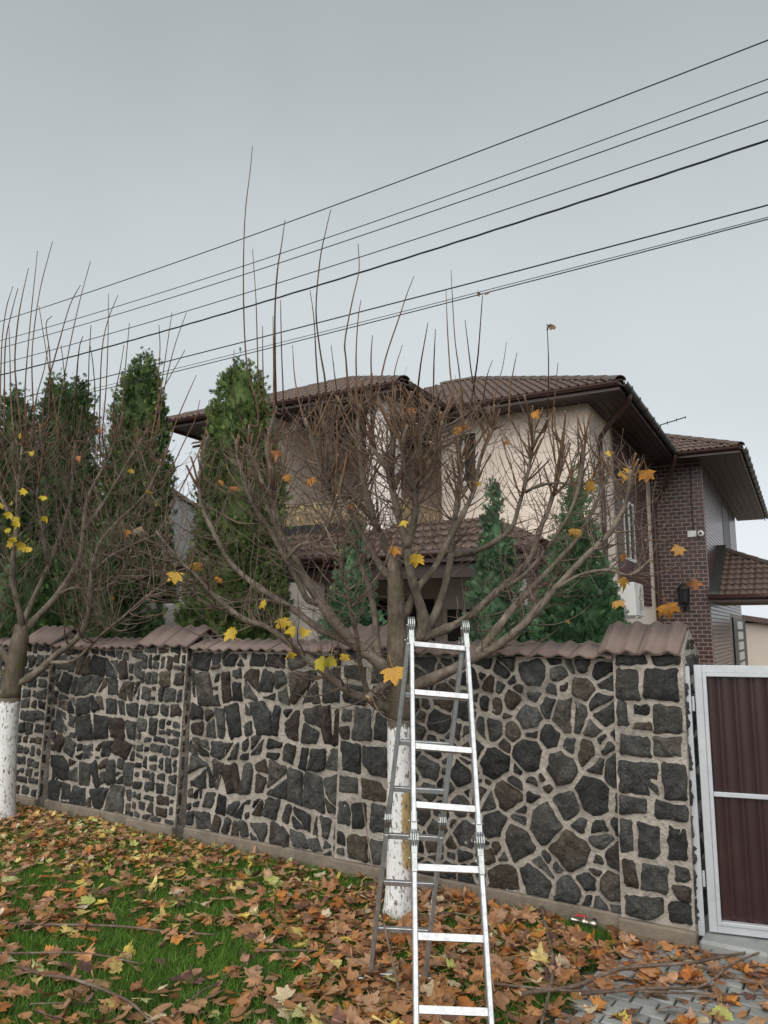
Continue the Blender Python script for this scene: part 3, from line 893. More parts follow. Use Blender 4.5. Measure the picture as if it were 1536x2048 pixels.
# ------------------------------------------------------------------ the house, in its own frame
HC = Vector((3.9, 12.25, 0.0))                      # plan of the nearest eave corner
HU = Vector((-0.8792, 0.4765, 0.0)).normalized()    # leftwards along the front
HV = Vector((0.4765, 0.8792, 0.0)).normalized()     # back along the side
def H(u, v, z): return HC + HU * u + HV * v + Vector((0, 0, z))
ZV = Vector((0, 0, 1))
EAVE = 6.2
house = thing('house', 'cream two-storey house with brown tiled hip roofs and dark brick corner', 'house', H(3.0, 5.0, 0))
def part_node(name, loc):
    o = bpy.data.objects.new(name, None); o.empty_display_size = 0.2; COL.objects.link(o); o.parent = house
    o.matrix_basis = WM[house.name].inverted() @ Matrix.Translation(Vector(loc)); WM[o.name] = Matrix.Translation(Vector(loc)); return o
def hbox(name, u0, u1, v0, v1, z0, z1, mat, parent=None, bev=0.0):
    m = MB(); m.box(H((u0 + u1) / 2, (v0 + v1) / 2, (z0 + z1) / 2), HU * (u1 - u0) / 2, HV * (v1 - v0) / 2, ZV * (z1 - z0) / 2)
    return m.build(name, mat, parent or house, bevel=bev)
def hu_of(px, py, v):
    p = at_plane(px, py, H(0, v, 0), HV); return (p - HC).dot(HU)
def hv_of(px, py, u):
    p = at_plane(px, py, H(u, 0, 0), HU); return (p - HC).dot(HV)

# --- walls
WT = EAVE - 0.09                                    # underside of the soffits
hbox('wall', 0.70, 3.55, 0.70, 9.0, 0, WT - 0.004, M['cream'])                     # right-hand block
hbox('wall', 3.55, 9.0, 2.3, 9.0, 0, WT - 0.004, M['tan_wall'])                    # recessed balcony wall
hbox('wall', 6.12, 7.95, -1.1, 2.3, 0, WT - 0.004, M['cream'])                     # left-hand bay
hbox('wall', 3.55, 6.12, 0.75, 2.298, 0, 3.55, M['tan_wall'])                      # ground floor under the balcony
hbox('balcony_slab', 3.555, 6.115, -1.15, 2.29, 3.56, 3.80, M['railing'])
# --- roof maker
tile_w, tile_l, tile_x = 0.30, 0.40, 0.345
rt_me = tile_mesh(tile_w, tile_l, 2, 0.030, th=0.016, lift=0.028, nseg=4); rt_me.materials.append(M['roof_tile'])
def inside(poly, a, b, eps=1e-6):
    n = len(poly)
    for i in range(n):
        x0, y0 = poly[i]; x1, y1 = poly[(i + 1) % n]
        if (x1 - x0) * (b - y0) - (y1 - y0) * (a - x0) < -eps: return False
    return True
def roof_slope(name, o, ex, ey, poly, single, part_name='roof_tile', parent=None, limit=300):
    """Slope deck plus tiles over a convex polygon given in (along eave, up slope)."""
    ex, ey = Vector(ex).normalized(), Vector(ey).normalized()
    fm = frame_matrix(o, ex, ey)
    deck = MB(); nz = ex.cross(ey)
    deck.prism([fm @ Vector((a, b, -0.03)) for a, b in poly], nz * -0.05)
    dk = deck.build(name, M['soffit'], parent or house)
    amax = max(p[0] for p in poly); amin = min(p[0] for p in poly); bmax = max(p[1] for p in poly)
    mass = bmesh.new(); count = 0
    for j in range(int(bmax / tile_x) + 1):
        for i in range(int(math.floor(amin / tile_w)), int(amax / tile_w) + 1):
            a0, b0 = i * tile_w, j * tile_x - 0.03
            cs = [(a0, b0 + 0.03), (a0 + tile_w, b0 + 0.03), (a0 + tile_w, b0 + tile_l), (a0, b0 + tile_l)]
            ins = [inside(poly, *c) for c in cs]
            mt = fm @ Matrix.Translation((a0, b0, 0.0))
            if all(ins) and single and count < limit:
                link_mesh(part_name, rt_me, M['roof_tile'], parent or house, mt); count += 1; continue
            if not any(ins):
                q = [(a0, b0), (a0 + tile_w, b0), (a0 + tile_w, b0 + tile_l), (a0, b0 + tile_l)]
                for k in range(len(poly)):
                    x0, y0 = poly[k]; x1, y1 = poly[(k + 1) % len(poly)]
                    l = math.hypot(x1 - x0, y1 - y0); nx, ny = (y1 - y0) / l, -(x1 - x0) / l
                    q = clip_half(q, nx, ny, nx * x0 + ny * y0)
                    if len(q) < 3: break
                if len(q) < 3: continue
            bm = bmesh.new(); bm.from_mesh(rt_me)
            bm.transform(Matrix.Translation((a0, b0, 0.0)))
            if not all(ins):
                for k in range(len(poly)):
                    x0, y0 = poly[k]; x1, y1 = poly[(k + 1) % len(poly)]
                    if k == 0: continue                              # the eave edge stays whole
                    l = math.hypot(x1 - x0, y1 - y0)
                    bmesh.ops.bisect_plane(bm, geom=bm.verts[:] + bm.edges[:] + bm.faces[:], plane_co=(x0, y0, 0), plane_no=((y1 - y0) / l, -(x1 - x0) / l, 0), clear_outer=True)
            bm.transform(fm)
            if single and count < limit and len(bm.faces):
                Mi = WM[(parent or house).name].inverted()
                bm.transform(Mi)
                me = bpy.data.meshes.new('roof_tile'); bm.to_mesh(me); me.materials.append(M['roof_tile'])
                link_mesh(part_name, me, M['roof_tile'], parent or house, WM[(parent or house).name]); count += 1
            elif len(bm.faces):
                tmp = bpy.data.meshes.new('tmp'); bm.to_mesh(tmp); mass.from_mesh(tmp); bpy.data.meshes.remove(tmp)
            bm.free()
    if len(mass.faces):
        mass.transform(WM[(parent or house).name].inverted())
        me = bpy.data.meshes.new('roof_tiles'); mass.to_mesh(me); me.materials.append(M['roof_tile'])
        stuff(link_mesh('tile_mass', me, M['roof_tile'], parent or house, WM[(parent or house).name]))
    mass.free()
    return dk
def ridge(pts, parent=None, r=0.10, piece=0.42):
    """Half-round ridge or hip caps laid end over end."""
    for a, b in zip(pts[:-1], pts[1:]):
        a, b = Vector(a), Vector(b); d = b - a; n = max(1, int(d.length / piece)); st = d / n
        t = d.normalized(); side = t.cross(ZV).normalized(); up = side.cross(t).normalized()
        for i in range(n):
            p, q = a + st * i - t * 0.03, a + st * (i + 1)
            V = []
            for (c, rr) in ((p, r * 1.12), (q, r * 0.95)):
                for k in range(7):
                    th = math.pi * k / 6
                    V.append(c + side * math.cos(th) * rr + up * (math.sin(th) * rr * 0.75 - 0.01))
            for (c, rr) in ((p, r * 1.12 - 0.016), (q, r * 0.95 - 0.016)):
                for k in range(7):
                    th = math.pi * k / 6
                    V.append(c + side * math.cos(th) * rr + up * (math.sin(th) * rr * 0.75 - 0.01))
            F = [(k, k + 1, 8 + k, 7 + k) for k in range(6)] + [(14 + k, 21 + k, 22 + k, 15 + k) for k in range(6)] + [(k, 14 + k, 15 + k, k + 1) for k in range(6)]
            Mi = WM[(parent or house).name].inverted()
            me = np_mesh('ridge_tile', [Mi @ v for v in V], F, False)
            link_mesh('ridge_tile', me, M['ridge_tile'], parent or house, WM[(parent or house).name])
PT = math.radians(24.6); TP = math.tan(PT); CPT = math.cos(PT)
def slope_dir(h):
    return (Vector(h) * math.cos(PT) + ZV * math.sin(PT)).normalized()
def gutter(a, b, out, mat, r=0.065, z=-0.03):
    """Half-round gutter along an eave with a lip."""
    a, b, out = Vector(a), Vector(b), Vector(out).normalized()
    prof = [(-0.0 + r + r * math.cos(t), r * 0.55 * 0 + r * math.sin(t)) for t in np.linspace(math.pi, 2 * math.pi, 8)]
    V = []
    for p in (a, b):
        for (x, y) in prof: V.append(p + out * x + ZV * (y + z))
        for (x, y) in prof[::-1]: V.append(p + out * (r + (x - r) * 0.86) + ZV * (y * 0.86 + z))
    n = 16
    F = [(i, (i + 1) % n, n + (i + 1) % n, n + i) for i in range(n)] + [tuple(range(n))[::-1], tuple(range(n, 2 * n))]
    m = MB(); m.add(V, F); return m.build('gutter', mat, house, False)
def fascia(a, b, mat, h=0.14, t=0.03, out=None):
    a, b = Vector(a), Vector(b); out = Vector(out).normalized()
    m = MB(); m.box((a + b) / 2 - out * t / 2 - ZV * (h / 2 + 0.01), (b - a) / 2, out * t / 2, ZV * h / 2); return m.build('fascia', mat, house)
def soffit(name, u0, u1, v0, v1, z, along_u=True, board=0.12):
    """Boarded soffit: boards as parts, as far as they can be told apart."""
    base = MB(); base.box(H((u0 + u1) / 2, (v0 + v1) / 2, z + 0.03), HU * (u1 - u0) / 2, HV * (v1 - v0) / 2, ZV * 0.012); sb = base.build(name, M['soffit'], house)
    m = (v1 - v0) if along_u else (u1 - u0)
    n = max(1, int(m / board))
    for i in range(n):
        c = (i + 0.5) * m / n
        bd = MB()
        if along_u: bd.box(H((u0 + u1) / 2, v0 + c, z + 0.006), HU * (u1 - u0) / 2, HV * (m / n / 2 - 0.006), ZV * 0.010)
        else: bd.box(H(u0 + c, (v0 + v1) / 2, z + 0.006), HU * (m / n / 2 - 0.006), HV * (v1 - v0) / 2, ZV * 0.010)
        bd.build('soffit_board', M['soffit'], house)

# right-hand block: eaves u 0..9.3, v 0..8.4
UA, VA = 9.3, 8.4; tA = VA / 2; bA = tA / CPT
roof_slope('roof_deck', H(UA, 0, EAVE), -HU, slope_dir(HV), [(0, 0), (UA, 0), (UA - tA, bA), (tA, bA)], False)
roof_slope('roof_deck', H(0, 0, EAVE), HV, slope_dir(HU), [(0, 0), (VA, 0), (VA / 2, bA)], False)
ridge([H(0, 0, EAVE + 0.02), H(tA, tA, EAVE + tA * TP + 0.02)]); ridge([H(tA, tA, EAVE + tA * TP + 0.02), H(UA - tA, tA, EAVE + tA * TP + 0.02)])
soffit('soffit_panel', 0.06, 3.15, 0.06, 0.72, EAVE - 0.10, True)
soffit('soffit_panel', 0.06, 0.72, 0.72, 6.82, EAVE - 0.10, False)
gutter(H(0, 0, EAVE), H(3.1, 0, EAVE), -HV, M['brown_metal']); gutter(H(0, 0, EAVE), H(0, 5.88, EAVE), -HU, M['dark_metal'])
fascia(H(0, 0, EAVE), H(3.2, 0, EAVE), M['brown_metal'], out=-HV); fascia(H(0, 0, EAVE), H(0, 5.9, EAVE), M['brown_metal'], out=-HU)
# projecting wing over the balcony: eaves u 3.15..8.5, v -1.7
u0, u1, v0 = 3.15, 8.5, -1.7
tB = (u1 - u0) / 2; bB = tB / CPT
roof_slope('roof_deck', H(u1, v0, EAVE), -HU, slope_dir(HV), [(0, 0), (u1 - u0, 0), ((u1 - u0) / 2, bB)], False)
roof_slope('roof_deck', H(u0, v0, EAVE), HV, slope_dir(HU), [(0, 0), (4.2, 0), (5.6, bB), (tB, bB)], False)
roof_slope('roof_deck', H(u1, v0 + 5.0, EAVE), -HV, slope_dir(-HU), [(0, 0), (5.0, 0), (5.0 - tB, bB), (0, bB)], False)
ridge([H(u0, v0, EAVE + 0.02), H(u0 + tB, v0 + tB, EAVE + tB * TP + 0.02)]); ridge([H(u1, v0, EAVE + 0.02), H(u0 + tB, v0 + tB, EAVE + tB * TP + 0.02)])
soffit('soffit_panel', u0 + 0.05, u1 - 0.05, v0 + 0.05, 2.28, EAVE - 0.10, True, 0.14)
gutter(H(u0, v0, EAVE), H(u1, v0, EAVE), -HV, M['brown_metal']); gutter(H(u0, v0, EAVE), H(u0, 0.0, EAVE), -HU, M['brown_metal']); gutter(H(u1, v0, EAVE), H(u1, 4.0, EAVE), HU, M['brown_metal'])
fascia(H(u0, v0, EAVE), H(u1, v0, EAVE), M['brown_metal'], out=-HV); fascia(H(u0, v0, EAVE), H(u0, 0.0, EAVE), M['brown_metal'], out=-HU); fascia(H(u1, v0, EAVE), H(u1, 4.0, EAVE), M['brown_metal'], out=HU)
# lower stub roof on the left flank
lo = H(8.45, 1.2, 5.35)
roof_slope('roof_deck', H(8.9, 0.6, 5.25), -HU, slope_dir(HV), [(0, 0), (0.9, 0), (0.9, 0.9), (0, 0.9)], False)
hbox('stub_soffit', 8.0, 8.9, 0.62, 1.5, 5.10, 5.19, M['soffit'])
gutter(H(8.0, 0.6, 5.25), H(8.9, 0.6, 5.25), -HV, M['brown_metal'])
# brick tower block: eaves u -1.4.., v 5.9..
q0, q1 = -1.42, 5.9; TL = 12.3; TW = 6.4; tT = TW / 2; bT = tT / CPT
roof_slope('roof_deck', H(q0 + TW, q1, EAVE), -HU, slope_dir(HV), [(tT * 0 + TW - 1.42 - 1.3, 0), (TW, 0), (TW - tT, bT)], True)
roof_slope('roof_deck', H(q0, q1, EAVE), HV, slope_dir(HU), [(0, 0), (TL, 0), (TL - tT, bT), (tT, bT)], False)
ridge([H(q0, q1, EAVE + 0.02), H(q0 + tT, q1 + tT, EAVE + tT * TP + 0.02)])
soffit('soffit_panel', q0 + 0.05, 0.0, q1 + 0.05, 6.83, EAVE - 0.10, True, 0.16)
soffit('soffit_panel', q0 + 0.05, -0.48, 6.83, q1 + TL - 0.05, EAVE - 0.10, False, 0.16)
gutter(H(-0.0, q1, EAVE), H(q0, q1, EAVE), -HV, M['brown_metal']); gutter(H(q0, q1, EAVE), H(q0, q1 + TL, EAVE), -HU, M['dark_metal'])
fascia(H(0, q1, EAVE), H(q0, q1, EAVE), M['brown_metal'], out=-HV); fascia(H(q0, q1, EAVE), H(q0, q1 + TL, EAVE), M['brown_metal'], out=-HU)
# gutter brackets along the dark side gutter
for i in range(14):
    c = H(q0, q1 + 0.5 + i * 0.85, EAVE)
    m = MB(); m.box(c - HU * 0.07 - ZV * 0.055, HU * 0.072, HV * 0.014, ZV * 0.05); m.build('gutter_bracket', M['dark_metal'], house)
for i in range(8):
    c = H(0, 0.4 + i * 0.72, EAVE)
    m = MB(); m.box(c - HU * 0.07 - ZV * 0.055, HU * 0.072, HV * 0.014, ZV * 0.05); m.build('gutter_bracket', M['dark_metal'], house)

# --- bricks
BL, BH = 0.205, 0.094
def brick_mesh(l, h, t=0.014):
    bm = bmesh.new(); bmesh.ops.create_cube(bm, size=1.0)
    for v in bm.verts: v.co = Vector((v.co.x * (l - 0.02), v.co.y * t, v.co.z * (h - 0.02)))
    me = bpy.data.meshes.new('brick'); bm.to_mesh(me); bm.free(); me.materials.append(M['brick']); return me
bfull, bhalf = brick_mesh(BL, BH), brick_mesh(BL / 2, BH)
def brick_field(wall, org, ex, out, length, z0, z1, single_z=None, holes=(), limit=300):
    """Clinker slips proud of their joints; single bricks up to the limit, the rest one mass."""
    fm = frame_matrix(org, ex, -Vector(out))          # local x along, y into the wall, z up
    ez = Vector(ex).normalized().cross(-Vector(out).normalized())
    if ez.z < 0:
        m = Matrix.Identity(4); e_ = Vector(ex).normalized(); o_ = Vector(out).normalized()
        for i in range(3): m[i][0], m[i][1], m[i][2], m[i][3] = e_[i], o_[i], ZV[i], org[i]
        fm = m
    V = []; F = []; C = []; count = 0
    r_ = random.Random(int(length * 1000))
    rows = int((z1 - z0) / BH)
    todo = []
    for j in range(rows):
        x = 0.0
        first = True
        while x < length - 0.02:
            l = BL / 2 if (first and j % 2) else BL
            first = False
            if length - x < l * 0.75: l = length - x
            l = min(l, length - x)
            z = z0 + (j + 0.5) * BH
            if not any(hx0 < x + l / 2 < hx1 and hz0 < z < hz1 for (hx0, hx1, hz0, hz1) in holes): todo.append((x + l / 2, z, l))
            x += l
    shared = {}
    for (x, z, l) in todo:
        mt = fm @ Matrix.Translation((x, 0, z))
        if single_z is not None and count < limit and z > single_z:
            key = round(l, 3)
            if key not in shared: shared[key] = brick_mesh(l, BH)
            link_mesh('brick', shared[key], M['brick'], wall, mt @ Matrix.Translation((0, r_.uniform(-0.002, 0.002), 0))); count += 1
        else:
            b = len(V); hx, hz, t = (l - 0.02) / 2, (BH - 0.02) / 2, 0.007
            for dx, dy, dz in ((-1, -1, -1), (1, -1, -1), (1, -1, 1), (-1, -1, 1), (-1, 1, -1), (1, 1, -1), (1, 1, 1), (-1, 1, 1)):
                V.append(mt @ Vector((dx * hx, dy * t, dz * hz)))
            F += [tuple(b + i for i in f) for f in ((0, 1, 2, 3), (5, 4, 7, 6), (1, 5, 6, 2), (4, 0, 3, 7), (3, 2, 6, 7), (4, 5, 1, 0))]
            k = np.array([0.078, 0.034, 0.031]) * r_.uniform(0.6, 1.25); k = k * np.array([1, r_.uniform(0.9, 1.15), r_.uniform(0.9, 1.2)])
            C += [(k[0], k[1], k[2], 1)] * 8
    if V:
        Mi = WM[wall.name].inverted()
        me = np_mesh('brick_mass', [Mi @ v for v in V], F); color_attr(me, C)
        stuff(link_mesh('brick_mass', me, M['brick_mass'], wall, WM[wall.name]))
TU, TV, TZ = -0.5, 6.8, WT - 0.006
tb_ = MB(); tb_.box(H((TU + 3.0) / 2, TV + 5.0, TZ / 2), HU * (3.0 - TU) / 2, HV * 5.0, ZV * TZ / 2); tower = tb_.build('brick_wall', M['brick_joint'], house)
brick_field(tower, H(TU, TV - 0.004, 0), HU, -HV, 1.2, 0.9, TZ - 0.02, single_z=1.75)
wv0, wv1 = hv_of(1447, 1080, TU), hv_of(1459, 1080, TU)
wz0 = at_plane(1455, 1122, H(TU, 0, 0), HU).z; wz1 = at_plane(1449, 1018, H(TU, 0, 0), HU).z
brick_field(tower, H(TU - 0.004, TV, 0), HV, -HU, 9.9, 0.9, TZ - 0.02, holes=[(wv0 - TV, wv1 - TV, wz0, wz1), (hv_of(1463, 1280, TU) - TV - 0.2, hv_of(1492, 1280, TU) - TV, 0, 2.55)])
w = MB(); w.box(H(TU - 0.002, (wv0 + wv1) / 2, (wz0 + wz1) / 2), HU * 0.012, HV * (wv1 - wv0) / 2, ZV * (wz1 - wz0) / 2); wn_ = w.build('window', M['dark_room'], house)  # dark fill painted in for the unlit room behind the pane
w = MB()
for vv in (wv0, wv1): w.box(H(TU - 0.004, vv, (wz0 + wz1) / 2), HU * 0.02, HV * 0.03, ZV * ((wz1 - wz0) / 2))
w.build('window_frame', M['brown_metal'], wn_)
# brick panel on the cream flank, with its window
pz0 = 2.65
pb_ = MB(); pb_.box(H(0.685, 4.22, (pz0 + WT) / 2), HU * 0.017, HV * 1.76, ZV * ((WT - pz0) / 2 - 0.004)); pn = pb_.build('brick_panel', M['brick_joint'], house)
sv0, sv1, sz0, sz1 = hv_of(1249, 1070, 0.66), hv_of(1268, 1070, 0.66), 3.55, 4.75
brick_field(pn, H(0.66, 2.46, 0), HV, -HU, 3.52, pz0, WT - 0.02, holes=[(sv0 - 2.46, sv1 - 2.46, sz0, sz1)])
w = MB(); w.box(H(0.664, (sv0 + sv1) / 2, (sz0 + sz1) / 2), HU * 0.006, HV * (sv1 - sv0) / 2, ZV * (sz1 - sz0) / 2); wp_ = w.build('window', M['glass'], house)
w = MB()
for vv in (sv0, sv1, (sv0 + sv1) / 2): w.box(H(0.655, vv, (sz0 + sz1) / 2), HU * 0.014, HV * 0.03, ZV * ((sz1 - sz0) / 2 + 0.03))
for zz in (sz0, sz1): w.box(H(0.655, (sv0 + sv1) / 2, zz), HU * 0.012, HV * ((sv1 - sv0) / 2 - 0.03), ZV * 0.03)
w.build('window_frame', M['white_plastic'], wp_)

# --- downpipes
def downpipe(pts, r=0.045):
    m = MB(); m.tube(smooth_path(pts, 2), r, 10); return m.build('downpipe', M['brown_metal'], house, True)
downpipe([H(-0.03, 0.55, EAVE - 0.05), H(-0.03, 0.55, EAVE - 0.2), H(0.30, 0.85, EAVE - 0.42), H(0.63, 1.25, EAVE - 0.62), H(0.635, 1.3, EAVE - 0.9), H(0.635, 1.3, 3.5), H(0.635, 1.3, 0.3)])
downpipe([H(-0.04, 5.75, EAVE - 0.05), H(-0.02, 5.8, EAVE - 0.25), H(0.3, 6.4, EAVE - 0.7), H(0.6, 6.72, EAVE - 1.05), H(0.62, 6.72, EAVE - 1.4), H(0.62, 6.72, 3.2), H(0.62, 6.72, 0.3)], 0.05)
# --- narrow front window
fu0, fu1 = hu_of(952, 900, 0.7), hu_of(930, 900, 0.7)
fz1, fz0 = at_plane(940, 868, H(0, 0.7, 0), HV).z, at_plane(940, 962, H(0, 0.7, 0), HV).z
w = hbox('window', fu0, fu1, 0.685, 0.705, fz0, fz1, M['glass'])
for (a, b_, c, d_) in ((fu0 - 0.04, fu0, fz0 - 0.04, fz1 + 0.04), (fu1, fu1 + 0.04, fz0 - 0.04, fz1 + 0.04), (fu0, fu1, fz1, fz1 + 0.04), (fu0 - 0.06, fu1 + 0.06, fz0 - 0.085, fz0 - 0.042)):
    hbox('window_frame', a, b_, 0.66, 0.699, c, d_, M['white_plastic'], w)
# --- balcony columns and railing
for (a, b_) in ((3.62, 4.07), (6.125, 6.5)):
    hbox('column', a, b_, -1.32, -1.102 + (0.22 if a < 5 else -0.005), 3.8 if a < 5 else 3.8, WT - 0.002, M['cream_pale'])
bd0, bd1 = hu_of(758, 960, 2.29), hu_of(705, 960, 2.29)
hbox('balcony_door', bd0, bd1, 2.27, 2.298, 3.82, 5.7, M['glass'])
for (a, b_) in ((bd0 - 0.08, bd0), (bd1, bd1 + 0.08)): hbox('door_frame', a, b_, 2.26, 2.297, 3.82, 5.78, M['white_plastic'])
rail = part_node('balcony_railing', H(5.0, -1.2, 3.9))
def rail_run(a, b_, v0_, v1_, n):
    """Posts, rails, scrolls and leaves between plan points (a, v0_) and (b_, v1_)."""
    A_, B_ = H(a, v0_, 0), H(b_, v1_, 0); d_ = B_ - A_
    for z in (3.88, 4.37):
        m = MB(); m.bar(A_ + ZV * z, B_ + ZV * z, 0.04, 0.03); m.build('rail', M['railing'], rail)
    m = MB(); m.box((A_ + B_) / 2 + ZV * 4.125 + HV * 0.03, d_ / 2, HV * 0.006, ZV * 0.225); m.build('backing_sheet', M['railing'], rail)
    R2 = random.Random(5)
    for i in range(n):
        c0 = A_ + d_ * ((i + 0.5) / n) - HV * 0.02
        w_ = d_.length / n; t_ = d_.normalized()
        sc = MB()
        for (ox, oz, r0, s_) in ((-0.09, 0.0, 0.11, 1), (0.09, 0.18, 0.10, -1)):
            pts = [c0 + t_ * (ox + math.cos(th * s_) * (r0 * (1 - th / 9))) + ZV * (4.03 + oz + math.sin(th * s_) * (r0 * (1 - th / 9))) for th in np.linspace(0, 6.5, 16)]
            sc.tube(pts, 0.009, 5)
        sc.build('scroll', M['gold'], rail)
        for k in range(4):
            lc = c0 + t_ * R2.uniform(-w_ / 2, w_ / 2) + ZV * R2.uniform(3.92, 4.34) - HV * 0.012
            lf = MB(); an = R2.uniform(0, 6.28); x_ = (t_ * math.cos(an) + ZV * math.sin(an)); y_ = (t_ * -math.sin(an) + ZV * math.cos(an))
            lf.add([lc - x_ * 0.06, lc + y_ * 0.028 - HV * 0.012, lc + x_ * 0.06, lc - y_ * 0.028 - HV * 0.012], [(0, 1, 2), (0, 2, 3)]); lf.build('gilt_leaf', M['gold'], rail)
rail_run(4.1, 6.1, -1.2, -1.2, 6)
rail_run(3.60, 3.60, -1.05, 0.65, 4)

# --- wall lamps
def lantern(base, out, label, s=1.0, group='black wall lanterns'):
    t = thing('wall_lantern', label, 'lamp', base, group)
    o = Vector(out).normalized()
    m = MB(); m.box(base, o * 0.015 * s, o.cross(ZV) * 0.05 * s, ZV * 0.08 * s); m.build('wall_plate', M['black'], t)
    m = MB(); m.tube(smooth_path([base, base + o * 0.10 * s - ZV * 0.06 * s, base + o * 0.17 * s - ZV * 0.02 * s, base + o * 0.17 * s + ZV * 0.04 * s], 4), 0.012 * s, 6); m.build('arm', M['black'], t)
    c = base + o * 0.17 * s
    m = MB(); m.lathe(c + ZV * 0.04 * s, ZV, [(0, 0.045 * s), (0.02 * s, 0.075 * s), (0.20 * s, 0.095 * s), (0.21 * s, 0.10 * s)], 6); m.build('glass_cage', M['glass'], t)
    m = MB(); m.lathe(c + ZV * 0.25 * s, ZV, [(0, 0.115 * s), (0.05 * s, 0.07 * s), (0.09 * s, 0.025 * s), (0.12 * s, 0.012 * s)], 6); m.build('cap', M['black'], t)
    for i in range(6):
        th = i * math.pi / 3; dv = (o * math.cos(th) + o.cross(ZV) * math.sin(th))
        m = MB(); m.bar(c + dv * 0.077 * s + ZV * 0.05 * s, c + dv * 0.10 * s + ZV * 0.26 * s, 0.012 * s, 0.012 * s, up=dv); m.build('cage_bar', M['black'], t)
lp = at_plane(617, 985, H(0, 2.3, 0), HV); lantern(lp - HV * 0.02, -HV, 'black lantern on the shaded balcony wall under the soffit', 1.5)
lp = at_plane(1372, 1212, H(0, TV, 0), HV); lantern(lp - HV * 0.03, -HV, 'black lantern low on the dark brick wall', 1.5)
# --- security camera with cable
scp = at_plane(1384, 1068, H(0, TV - 0.03, 0), HV)
scam = thing('security_camera', 'small white security camera with cable on the brick wall', 'camera', scp)
m = MB(); m.box(scp, HU * 0.10, HV * 0.04, ZV * 0.075); m.build('junction_box', M['white_plastic'], scam, bevel=0.01)
m = MB(); m.lathe(scp - HU * 0.20 - HV * 0.03 - ZV * 0.01, -HV, [(-0.03, 0.05), (0.0, 0.075), (0.08, 0.075), (0.10, 0.05)], 12); m.build('camera_body', M['white_plastic'], scam, True)
m = MB(); m.lathe(scp - HU * 0.20 - HV * 0.125 - ZV * 0.01, -HV, [(0, 0.036), (0.012, 0.03)], 12); m.build('lens', M['black'], scam)
ct = at_plane(1381, 940, H(0, TV - 0.03, 0), HV)
m = MB(); m.tube(smooth_path([Vector((ct.x, ct.y, TZ - 0.03)), ct, at_plane(1383, 1010, H(0, TV - 0.03, 0), HV), at_plane(1387, 1055, H(0, TV - 0.03, 0), HV), scp - HU * 0.12 - HV * 0.02], 4), 0.016, 6); m.build('cable', M['soffit'], scam)
# --- air conditioner on the flank
ac = at_plane(1262, 1200, H(0.45, 0, 0), HU)
acu = thing('air_conditioner', 'white outdoor air conditioner unit on the cream side wall', 'air conditioner', ac)
m = MB(); m.box(ac, HU * 0.16, HV * 0.42, ZV * 0.31); m.build('casing', M['white_plastic'], acu, bevel=0.02)
fc = ac - HU * 0.162 + HV * 0.10
m = MB(); m.lathe(fc, -HU, [(-0.005, 0.27), (0.004, 0.27), (0.004, 0.24), (-0.003, 0.24)], 24); m.build('fan_ring', M['white_plastic'], acu)
m = MB(); m.lathe(fc - HU * 0.004, -HU, [(0, 0.05), (0.012, 0.045)], 14)
for i in range(5):
    th = i * 2 * math.pi / 5
    a_ = HV * math.cos(th) + ZV * math.sin(th); b2 = -HV * math.sin(th) + ZV * math.cos(th)
    m.add([fc + a_ * 0.05 - HU * 0.004, fc + a_ * 0.22 + b2 * 0.05 - HU * 0.010, fc + a_ * 0.20 + b2 * 0.13 - HU * 0.004, fc + a_ * 0.05 + b2 * 0.03 - HU * 0.010], [(0, 1, 2, 3)])
m.build('fan', M['tan_wall'], acu)
m = MB()
for i in range(9): m.tube([fc - HU * 0.02 + ZV * (-0.22 + i * 0.055) - HV * math.sqrt(max(0.001, 0.25 ** 2 - (-0.22 + i * 0.055) ** 2)), fc - HU * 0.02 + ZV * (-0.22 + i * 0.055) + HV * math.sqrt(max(0.001, 0.25 ** 2 - (-0.22 + i * 0.055) ** 2))], 0.004, 4)
m.build('guard', M['white_plastic'], acu)
for s_ in (-1, 1):
    m = MB(); m.bar(ac + HV * 0.3 * s_ - ZV * 0.33 - HU * 0.16, ac + HV * 0.3 * s_ - ZV * 0.33 + HU * 0.25, 0.03, 0.03); m.build('bracket', M['white_plastic'], acu)
m = MB(); m.tube([H(0.66, 5.0, 2.1), H(0.66, 6.6, 2.05)], 0.02, 6); m.build('pipe', M['white_plastic'], acu)

# --- porch roof along the front, with columns
PE, PV = 3.26, -2.45
pu0, pu1 = 0.66, 7.3; tP = 1.35; bP = tP / CPT
porch = part_node('porch', H(3.5, -2.0, 0))
roof_slope('roof_deck', H(pu1, PV, PE), -HU, slope_dir(HV), [(0, 0), (pu1 - pu0, 0), (pu1 - pu0 - tP, bP), (0, bP)], True, parent=porch)
roof_slope('roof_deck', H(pu0, PV, PE), HV, slope_dir(HU), [(0, 0), (3.13, 0), (3.13, bP), (tP, bP)], False, parent=porch)
ridge([H(pu0, PV, PE + 0.02), H(pu0 + tP, PV + tP, PE + tP * TP + 0.02)], parent=porch)
hbox('roof_felt', 4.2, 6.1, -1.32, -1.16, 3.80, 3.97, M['felt'], porch)
hbox('roof_top', 1.9, 3.6, PV + tP, 0.70, PE + tP * TP - 0.06, PE + tP * TP + 0.03, M['roof_tile'], porch)
m = MB(); m.box(H((pu0 + pu1) / 2, -0.86, PE - 0.10), HU * ((pu1 - pu0) / 2 - 0.05), HV * 1.54, ZV * 0.02); m.build('ceiling', M['soffit'], porch)
m = MB(); m.box(H((pu0 + pu1) / 2, PV + 0.03, PE - 0.09), HU * (pu1 - pu0) / 2, HV * 0.02, ZV * 0.08); m.build('fascia', M['brown_metal'], porch)
m = MB(); m.tube([H(pu0, PV - 0.05, PE - 0.04), H(pu1, PV - 0.05, PE - 0.04)], 0.055, 8); m.build('gutter', M['brown_metal'], porch, True)
